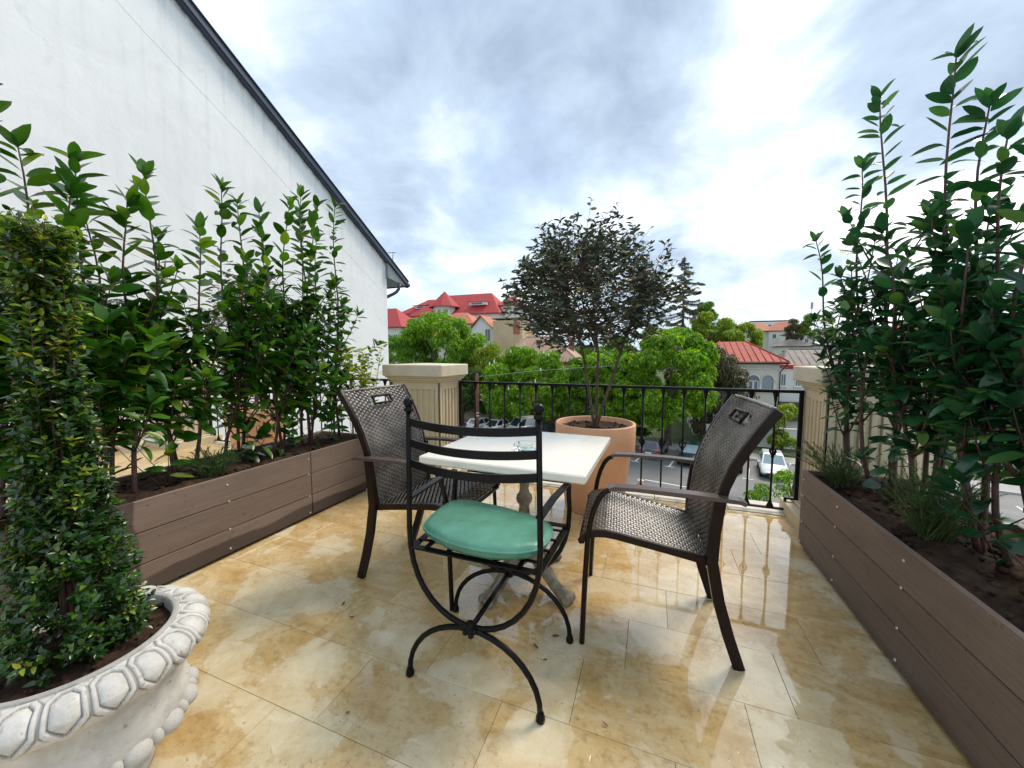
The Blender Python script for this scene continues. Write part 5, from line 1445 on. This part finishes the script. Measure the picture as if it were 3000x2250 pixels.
# ------------------------------------------------------------------ neighbouring gable wall
NW = -9.0
GB = thing('gable_building', 'tall white plastered neighbouring building with dark sloping roof edge', 'building', (NW, 8, 0))
def vz(y, k=0.0): return 8.21 + (4.41 - 8.21) * (y - 5.07) / (11.29 - 5.07) + k      # underside of the verge along the wall
PLAST = bpy.data.materials.new('gable_plaster'); PLAST.use_nodes = True
t = NT(PLAST.node_tree); o_ = t.new('ShaderNodeOutputMaterial'); b_ = t.new('ShaderNodeBsdfPrincipled', i_Roughness=.8); c_ = t.new('ShaderNodeTexCoord').outputs['Object']
n1 = t.noise(c_, .55, 7, .62, .8); n2 = t.noise(c_, 2.6, 8, .65, .4)
cl_ = t.ramp(n1, [(.32, (.74, .735, .74)), (.5, (.80, .795, .795)), (.68, (.84, .835, .84))])
cl_ = t.mix(t.ramp(n2, [(.28, .55), (.42, 0)]), cl_, (.66, .645, .60))
cl_ = t.mix(t.ramp(t.noise(c_, 1.9, 9, .75), [(.20, .8), (.27, 0)]), cl_, (.42, .37, .34))
sx_ = t.new('ShaderNodeSeparateXYZ'); t.link(c_, sx_.inputs[0])
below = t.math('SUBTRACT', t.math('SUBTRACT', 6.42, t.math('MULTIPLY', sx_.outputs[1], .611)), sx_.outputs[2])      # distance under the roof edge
strk = t.noise(t.vmath('MULTIPLY', c_, (1, 3.2, .22)), 2.0, 6, .6)
strk = t.math('MULTIPLY', t.ramp(strk, [(.50, 0), (.68, 1)]), t.ramp(t.math('MULTIPLY', below, .4), [(0, .55), (.5, .25), (1, .12)]))
cl_ = t.mix(strk, cl_, (.50, .48, .46))
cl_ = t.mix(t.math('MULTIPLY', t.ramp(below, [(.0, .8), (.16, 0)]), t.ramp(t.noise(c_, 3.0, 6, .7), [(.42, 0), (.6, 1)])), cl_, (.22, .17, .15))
t.link(cl_, b_.inputs['Base Color']); bp_ = t.new('ShaderNodeBump', i_Strength=.32, i_Distance=.03); t.link(t.math('ADD', n2, t.math('MULTIPLY', n1, 1.5)), bp_.inputs['Height']); t.link(bp_.outputs[0], b_.inputs['Normal']); t.link(b_.outputs[0], o_.inputs[0])
y0, y1 = -6.0, 11.18
b = MB(); P_ = [(y0, GZ - .1), (y1, GZ - .1), (y1, vz(y1) + .02), (y0, vz(y0) + .02)]
vs = [(0, y - 8, z) for y, z in P_] + [(-.5, y - 8, z) for y, z in P_]
b.add(vs, [(0, 1, 2, 3), (7, 6, 5, 4), (0, 4, 5, 1), (1, 5, 6, 2), (2, 6, 7, 3), (3, 7, 4, 0)])
b.box((-4.5, 11.02 - 8, (GZ + 4.4) / 2), (8.0, .3, 4.4 - GZ)); obj('wall', b, PLAST, GB)
# thicker later coat of plaster, its edge running below and parallel to the roof
b = MB(); P_ = [(y0, vz(y0, -1.25)), (4.6, vz(4.6, -1.30)), (6.3, vz(6.3, -1.18)), (8.2, vz(8.2, -1.22)), (11.17, vz(11.17, -1.15)), (11.17, vz(11.17) + .01), (y0, vz(y0) + .01)]
n = len(P_); b.add([(.004, y - 8, z) for y, z in P_] + [(-.01, y - 8, z) for y, z in P_], [tuple(range(n)), tuple(range(n, 2 * n))[::-1]] + [(i, i + n, (i + 1) % n + n, (i + 1) % n) for i in range(n)]); obj('plaster_coat', b, PLAST, GB)
ZINC = mat('dark_zinc', (.045, .055, .080), .38, .5, .15, 1.2, .1, 10)
ZINC2 = mat('pale_zinc', (.20, .235, .25), .5, .3, .15, 2, .1, 10)
b = MB(); L0, L1 = -6.0, 12.25
def prof(y): z = vz(y); return [(.16, z - .02), (.16, z + .21), (.10, z + .245), (-7.5, z + .245), (-7.5, z + .08), (.0, z + .03), (.03, z - .02)]
a = [(x, L0 - 8, z) for x, z in prof(L0)]; c = [(x, L1 - 8, z) for x, z in prof(L1)]; n = len(a)
b.add(a + c, [tuple(range(n)), tuple(range(n, 2 * n))[::-1]] + [(i, i + n, (i + 1) % n + n, (i + 1) % n) for i in range(n)]); rf = obj('roof', b, ZINC, GB)
b = MB(); b.tube([(.17, L0 - 8, vz(L0) + .05), (.17, L1 - 8, vz(L1) + .05)], 0, flat=(.012, .035), up=(0, 1, .6)); b.tube([(.17, L0 - 8, vz(L0) + .225), (.17, L1 - 8, vz(L1) + .225)], .022, 6); obj('verge_trim', b, ZINC, rf)
b = MB(); ys_ = (11.12, 12.1); zt = [vz(y) - .02 for y in ys_]; zb = (4.00, 3.86)
for x in (.13,):
    pl_ = [(x, ys_[0] - 8, zb[0] - .02), (x, ys_[1] - 8, zb[1]), (x, ys_[1] - 8, zt[1]), (x, ys_[0] - 8, zt[0])]
    pl2 = [(-7.5, q[1], q[2]) for q in pl_]; b.add(pl_ + pl2, [(0, 1, 2, 3), (7, 6, 5, 4), (0, 4, 5, 1), (1, 5, 6, 2), (2, 6, 7, 3), (3, 7, 4, 0)])
obj('eave_box', b, ZINC2, GB)
b = MB(); b.tube([(-7.5, 12.20 - 8, 3.88), (.22, 12.20 - 8, 3.90)], .075, 8); obj('gutter', b, ZINC, GB)
b = MB(); b.tube(bez((.12, 11.75 - 8, 3.86), (.12, 11.75 - 8, 3.45), (-.2, 11.5 - 8, 3.5), (-.3, 11.28 - 8, 3.22), 6) + [V((-.3, 11.28 - 8, GZ))], .055, 8); obj('downpipe', b, ZINC, GB)
b = MB(); b.tube([(.1, 11.4 - 8, vz(11.4) + .24), (.1, 11.45 - 8, vz(11.4) + .62)], .012, 5); b.tube([(-.1, 11.4 - 8, vz(11.4) + .60), (.2, 11.5 - 8, vz(11.4) + .60)], .010, 5); obj('aerial', b, ZINC, rf)

# ------------------------------------------------------------------ cars, person, pole
TYRE = mat('tyre', (.012, .012, .012), .8); RIM = mat('alloy', (.45, .45, .46), .35, .8); LAMP = mat('headlamp', (.70, .72, .75), .15, .2, .05, 8, coat=1); TAIL = mat('tail_lamp', (.42, .012, .015), .25, coat=1)
PLATE = mat('plate', (.75, .75, .75), .5); TRIM = mat('black_trim', (.015, .015, .016), .5); CARGLASS = glassmat('car_glass', (.025, .032, .038), .03); CARGLASS2 = glassmat('car_glass_sky', (.20, .28, .31), .04)


def paint(name, c): return mat('paint_' + name, c, .28, .1, .03, 2, coat=.8)


def car(label, s, v, face, col, kind='hatch', group='cars parked along the street', glass=CARGLASS, rot=0.0):
    """face: +1 nose towards the terrace, -1 tail towards it"""
    p = sv(s, v, GZ); ang = SA - R(90) if face > 0 else SA + R(90)
    t = thing('parked_car', label, 'car' if kind != 'van' else 'van', p, ang + rot, group)
    van = kind == 'van'; H = 1.92 if van else 1.47; L = 4.35 if van else 4.15; W = .90 if van else .87; h0 = .30
    zb = 1.08 if van else .92                                    # belt line
    st = [(-L / 2, .86, .46, zb - .20), (-L / 2 + .10, .95, .34, zb - .02), (-L / 2 + .55, 1, .24, zb + .02), (-.6, 1, .22, zb), (.55, 1, .22, zb - .02), (1.0, .99, .24, zb - .06), (L / 2 - .45, .96, .26, zb - .17), (L / 2 - .12, .90, .30, zb - .27), (L / 2, .78, .40, zb - .42)]
    b = MB(); rows = []
    for x, w_, z0, z1 in st:
        w_ *= W; rows.append([(x, -w_ * .80, z0), (x, -w_ * .97, z0 + .10), (x, -w_, (z0 + z1) / 2 + .02), (x, -w_ * .965, z1 - .06), (x, -w_ * .86, z1), (x, 0, z1 + .035), (x, w_ * .86, z1), (x, w_ * .965, z1 - .06), (x, w_, (z0 + z1) / 2 + .02), (x, w_ * .97, z0 + .10), (x, w_ * .80, z0)])
    b.grid(rows, closed=True); n = 11; o = len(b.v) - n
    b.f.append(tuple(range(n))); b.sm.append(False); b.mi.append(0); b.f.append(tuple(range(o, o + n))[::-1]); b.sm.append(False); b.mi.append(0)
    xr0, xr1 = (-L / 2 + .22, .30) if van else (-1.45, .10)       # roof ends
    xb0, xb1 = (-L / 2 + .10, 1.05) if van else (-L / 2 + .16, .98)
    wt = W * (.80 if van else .70); wb = W * .90
    base = [(xb0, -wb, zb - .03), (xb1, -wb * .95, zb - .06), (xb1, wb * .95, zb - .06), (xb0, wb, zb - .03)]
    roof = [(xr0, -wt, H - .05), (xr1, -wt, H - .04), (xr1, wt, H - .04), (xr0, wt, H - .05)]
    crown = [(xr0 + .12, -wt * .8, H), (xr1 - .15, -wt * .8, H + .005), (xr1 - .15, wt * .8, H + .005), (xr0 + .12, wt * .8, H)]
    b.add(base + roof + crown, [(0, 1, 5, 4), (1, 2, 6, 5), (2, 3, 7, 6), (3, 0, 4, 7), (4, 5, 9, 8), (5, 6, 10, 9), (6, 7, 11, 10), (7, 4, 8, 11), (8, 9, 10, 11)])
    body = obj('body', b, col, t)

    def panel(name, q, ins, m, off=.012):
        q = [V(p) for p in q]; c = sum(q, V()) / 4; nn = (q[1] - q[0]).cross(q[3] - q[0]).normalized()
        if nn.dot(c - V((-.4, 0, .9))) < 0: nn = -nn
        a = [c + (p - c) * ins + nn * off for p in q]; bb = MB(); bb.add(a + [p - nn * (off + .01) for p in a], [(0, 1, 2, 3), (7, 6, 5, 4)] + [(i, i + 4, (i + 1) % 4 + 4, (i + 1) % 4) for i in range(4)]); return obj(name, bb, m, t)
    panel('windscreen', [base[1], base[2], roof[2], roof[1]], .88, glass)
    if not van: panel('rear_window', [base[0], base[3], roof[3], roof[0]], .80, glass)
    for s_ in (-1, 1):
        k = 0 if s_ < 0 else 3; k2 = 1 if s_ < 0 else 2
        B0, B1, T0, T1 = V(base[k]), V(base[k2]), V(roof[k]), V(roof[k2])
        if van: panel('side_window', [B0.lerp(B1, .66), B0.lerp(B1, .97), T0.lerp(T1, .97), T0.lerp(T1, .72)], .84, glass)
        else:
            panel('side_window', [B0.lerp(B1, .08), B0.lerp(B1, .50), T0.lerp(T1, .50), T0.lerp(T1, .06)], .84, glass); panel('side_window', [B0.lerp(B1, .51), B0.lerp(B1, .96), T0.lerp(T1, .96), T0.lerp(T1, .51)], .84, glass)
        m_ = MB(); m_.ball((.86, s_ * (W + .07), zb + .06), .11, 8, 6, sq=(.6, .9, .75)); obj('mirror', m_, col, t)
        h_ = MB(); h_.ball((L / 2 - .17, s_ * W * .68, zb - .36), .15, 10, 6, sq=(.75, 1.25, .62)); obj('headlight', h_, LAMP, t)
        h_ = MB(); h_.box((-L / 2 + .07, s_ * W * .80, zb - .14), (.14, .26, .20), bev=.03); obj('tail_light', h_, TAIL, t)
        for x in (-1.25, 1.32):
            w2 = MB(); w2.lathe([(.16, -.10), (.30, -.10), (.315, -.06), (.315, .06), (.30, .10), (.16, .10)], 16); w2.v = [(p[0], p[2], p[1]) for p in w2.v]; o = obj('wheel', w2, TYRE, t); o.location = (x, s_ * (W - .10), .315)
            r2 = MB(); r2.lathe([(.0, .09), (.17, .07), (.19, .098)], 12); r2.v = [(p[0], s_ * p[2], p[1]) for p in r2.v]; obj('rim', r2, RIM, o)
    g = MB(); g.box((L / 2 - .035, 0, zb - .50), (.10, .95, .10), bev=.02); obj('grille', g, TRIM, t)
    g = MB(); g.box((L / 2 - .045, 0, .375), (.10, 1.2, .11), bev=.02); obj('air_intake', g, TRIM, t)
    for x in (L / 2 + .012, -L / 2 - .012):
        g = MB(); g.box((x, 0, .52 if x > 0 else .58), (.02, .50, .11)); obj('licence_plate', g, PLATE, t)
    g = MB(); g.box((-L / 2 - .005, 0, .42), (.10, 1.3, .16), bev=.03); obj('rear_bumper', g, TRIM, t)
    return t


WHITEP = paint('white', (.74, .75, .76)); SILV = paint('silver', (.42, .43, .44))
car('white hatchback parked nose out beside the right pillar', 1.10, 33.3, 1, WHITEP, glass=CARGLASS2, rot=R(3))
car('silver car half hidden behind the right woven chair', -1.6, 33.4, 1, SILV)
car('dark teal car parked nose out under the big chestnut', -4.35, 33.3, 1, paint('teal', (.012, .035, .045)), glass=CARGLASS2)
car('dark red tailed grey car parked tail out beside the terracotta pot', -7.45, 33.9, -1, paint('grey', (.12, .11, .12)))
car('white van parked behind the iron chair back', -21.6, 34.3, 1, WHITEP, 'van', rot=R(-25))
car('white car beside the rust coloured pole', -24.6, 33.6, 1, WHITEP)
car('white car at the left end of the parked row next to the pillar', -26.9, 34.2, -1, WHITEP)
car('blue car glimpsed under the edge of the marble tabletop', -16.4, 21.2, 1, paint('blue', (.02, .03, .28)), rot=R(90))
car('dark car parked next to the van behind the table', -18.6, 33.8, 1, paint('dark', (.03, .03, .035)))
car('dark green car in the shade behind the pot', -10.6, 34.0, -1, paint('green', (.02, .035, .03)))

POLE = mat('rusty_pole', (.16, .060, .038), .8, 0, .3, 6, .5, 30)
PO = thing('utility_pole', 'rust brown street pole with two white bands left of the railing', 'pole', (-15.2, 31.2, GZ))
b = MB(); b.tube([(0, 0, 0), (0, 0, 6.9), (0, 0, 7.05)], [.19, .165, .05], 10); obj('shaft', b, POLE, PO)
for z in (3.05, 3.32):
    b = MB(); b.lathe([(.188, 0), (.190, .07)], 12, c=(0, 0, z)); obj('band', b, PAINT, PO)
b = MB(); pts = []
for i in range(25):
    u = i / 24; p = V((-15.2, 31.2, GZ + 6.7)).lerp(V((12.6, 44.2, .0)), u); p.z += 1.9 * u * (1 - u) * 4 * .35; p.z -= .0; pts.append(p)
b.tube(pts, .018, 4); o = obj('overhead_cable', b, mat('pale_cable', (.30, .30, .30), .6)); tag(o, 'thin overhead cable running from the street pole to the arched house', 'cable')

SKIN = mat('skin', (.45, .24, .16), .55); PINK = mat('pink_top', (.50, .16, .15), .8, 0, .2, 8); NAVY = mat('navy_cloth', (.02, .025, .05), .8); HATM = mat('straw_hat', (.72, .62, .42), .8)
def person(label, loc, rz):
    t = thing('person', label, 'person', loc, rz); bm = bpy.data.meshes.new('body')
    J = {'pel': (0, 0, .90, .135, .10), 'wai': (0, 0, 1.06, .125, .095), 'che': (0, .01, 1.28, .155, .11), 'nec': (0, .0, 1.46, .05, .05), 'hea': (0, -.02, 1.57, .085, .095), 'cro': (0, -.01, 1.66, .06, .07)}
    for s_, q in ((-1, 'l'), (1, 'r')):
        f = -.10 if s_ < 0 else .13
        J.update({'hip' + q: (s_ * .09, 0, .84, .095, .095), 'kne' + q: (s_ * .10, f * 1.2 - .03, .47, .062, .062), 'ank' + q: (s_ * .10, f * 1.7 + .06, .09, .042, .042), 'toe' + q: (s_ * .11, f * 1.7 - .10, .04, .036, .03),
                  'sho' + q: (s_ * .19, .01, 1.39, .060, .055), 'elb' + q: (s_ * .25, .06 - f * .4, 1.12, .042, .042), 'wri' + q: (s_ * .24, -.10 - f, .93, .030, .030), 'han' + q: (s_ * .235, -.16 - f, .86, .030, .022)})
    E = [('pel', 'wai'), ('wai', 'che'), ('che', 'nec'), ('nec', 'hea'), ('hea', 'cro')]
    for q in 'lr': E += [('pel', 'hip' + q), ('hip' + q, 'kne' + q), ('kne' + q, 'ank' + q), ('ank' + q, 'toe' + q), ('che', 'sho' + q), ('sho' + q, 'elb' + q), ('elb' + q, 'wri' + q), ('wri' + q, 'han' + q)]
    ks = list(J); bm.from_pydata([J[k][:3] for k in ks], [(ks.index(a), ks.index(c)) for a, c in E], [])
    for m_ in (SKIN,): bm.materials.append(m_)
    o = bpy.data.objects.new('body', bm); COL.objects.link(o); o.parent = t
    md = o.modifiers.new('skin', 'SKIN'); ly = bm.skin_vertices[0] if len(bm.skin_vertices) else None
    if ly is not None:
        for i, k in enumerate(ks): ly.data[i].radius = J[k][3:5]; ly.data[i].use_root = (k == 'pel')
    o.modifiers.new('sub', 'SUBSURF').render_levels = 1
    b = MB(); b.lathe([(.115, .86), (.158, .95), (.150, 1.07), (.175, 1.25), (.185, 1.38), (.10, 1.46), (.06, 1.475)], 16); b.v = [(x * 1.08, y * .80, z) for x, y, z in b.v]; obj('top', b, PINK, t)
    for s_ in (-1, 1):
        f = -.10 if s_ < 0 else .13
        b = MB(); b.tube([(s_ * .185, .01, 1.40), (s_ * .22, .03, 1.28), (s_ * .245, .05 - f * .3, 1.16)], [.070, .062, .056], 8); obj('sleeve', b, PINK, t)
        b = MB(); b.tube([(s_ * .085, 0, .92), (s_ * .095, f * .6, .66), (s_ * .10, f * 1.2 - .03, .46), (s_ * .10, f * 1.7 + .05, .13)], [.112, .095, .078, .066], 10); obj('trouser_leg', b, NAVY, t)
    b = MB(); b.lathe([(.0, 1.75), (.06, 1.745), (.098, 1.70), (.102, 1.655), (.17, 1.64), (.19, 1.632), (.17, 1.63), (.09, 1.635)], 18); obj('hat', b, HATM, t)
    b = MB(); b.ball((0, -.105, 1.575), .014, 6, 4)
    for s_ in (-1, 1): b.ball((s_ * .032, -.098, 1.605), .010, 6, 4)
    b.box((0, -.10, 1.535), (.045, .012, .012)); obj('face', b, NAVY, t)
    b = MB(); b.box((.20, .10, 1.10), (.10, .22, .30), bev=.03); obj('bag', b, NAVY, t)
    return t


person('person in a pale hat and pink top walking on the street', (-.44, 22.0, GZ + .0), R(40))
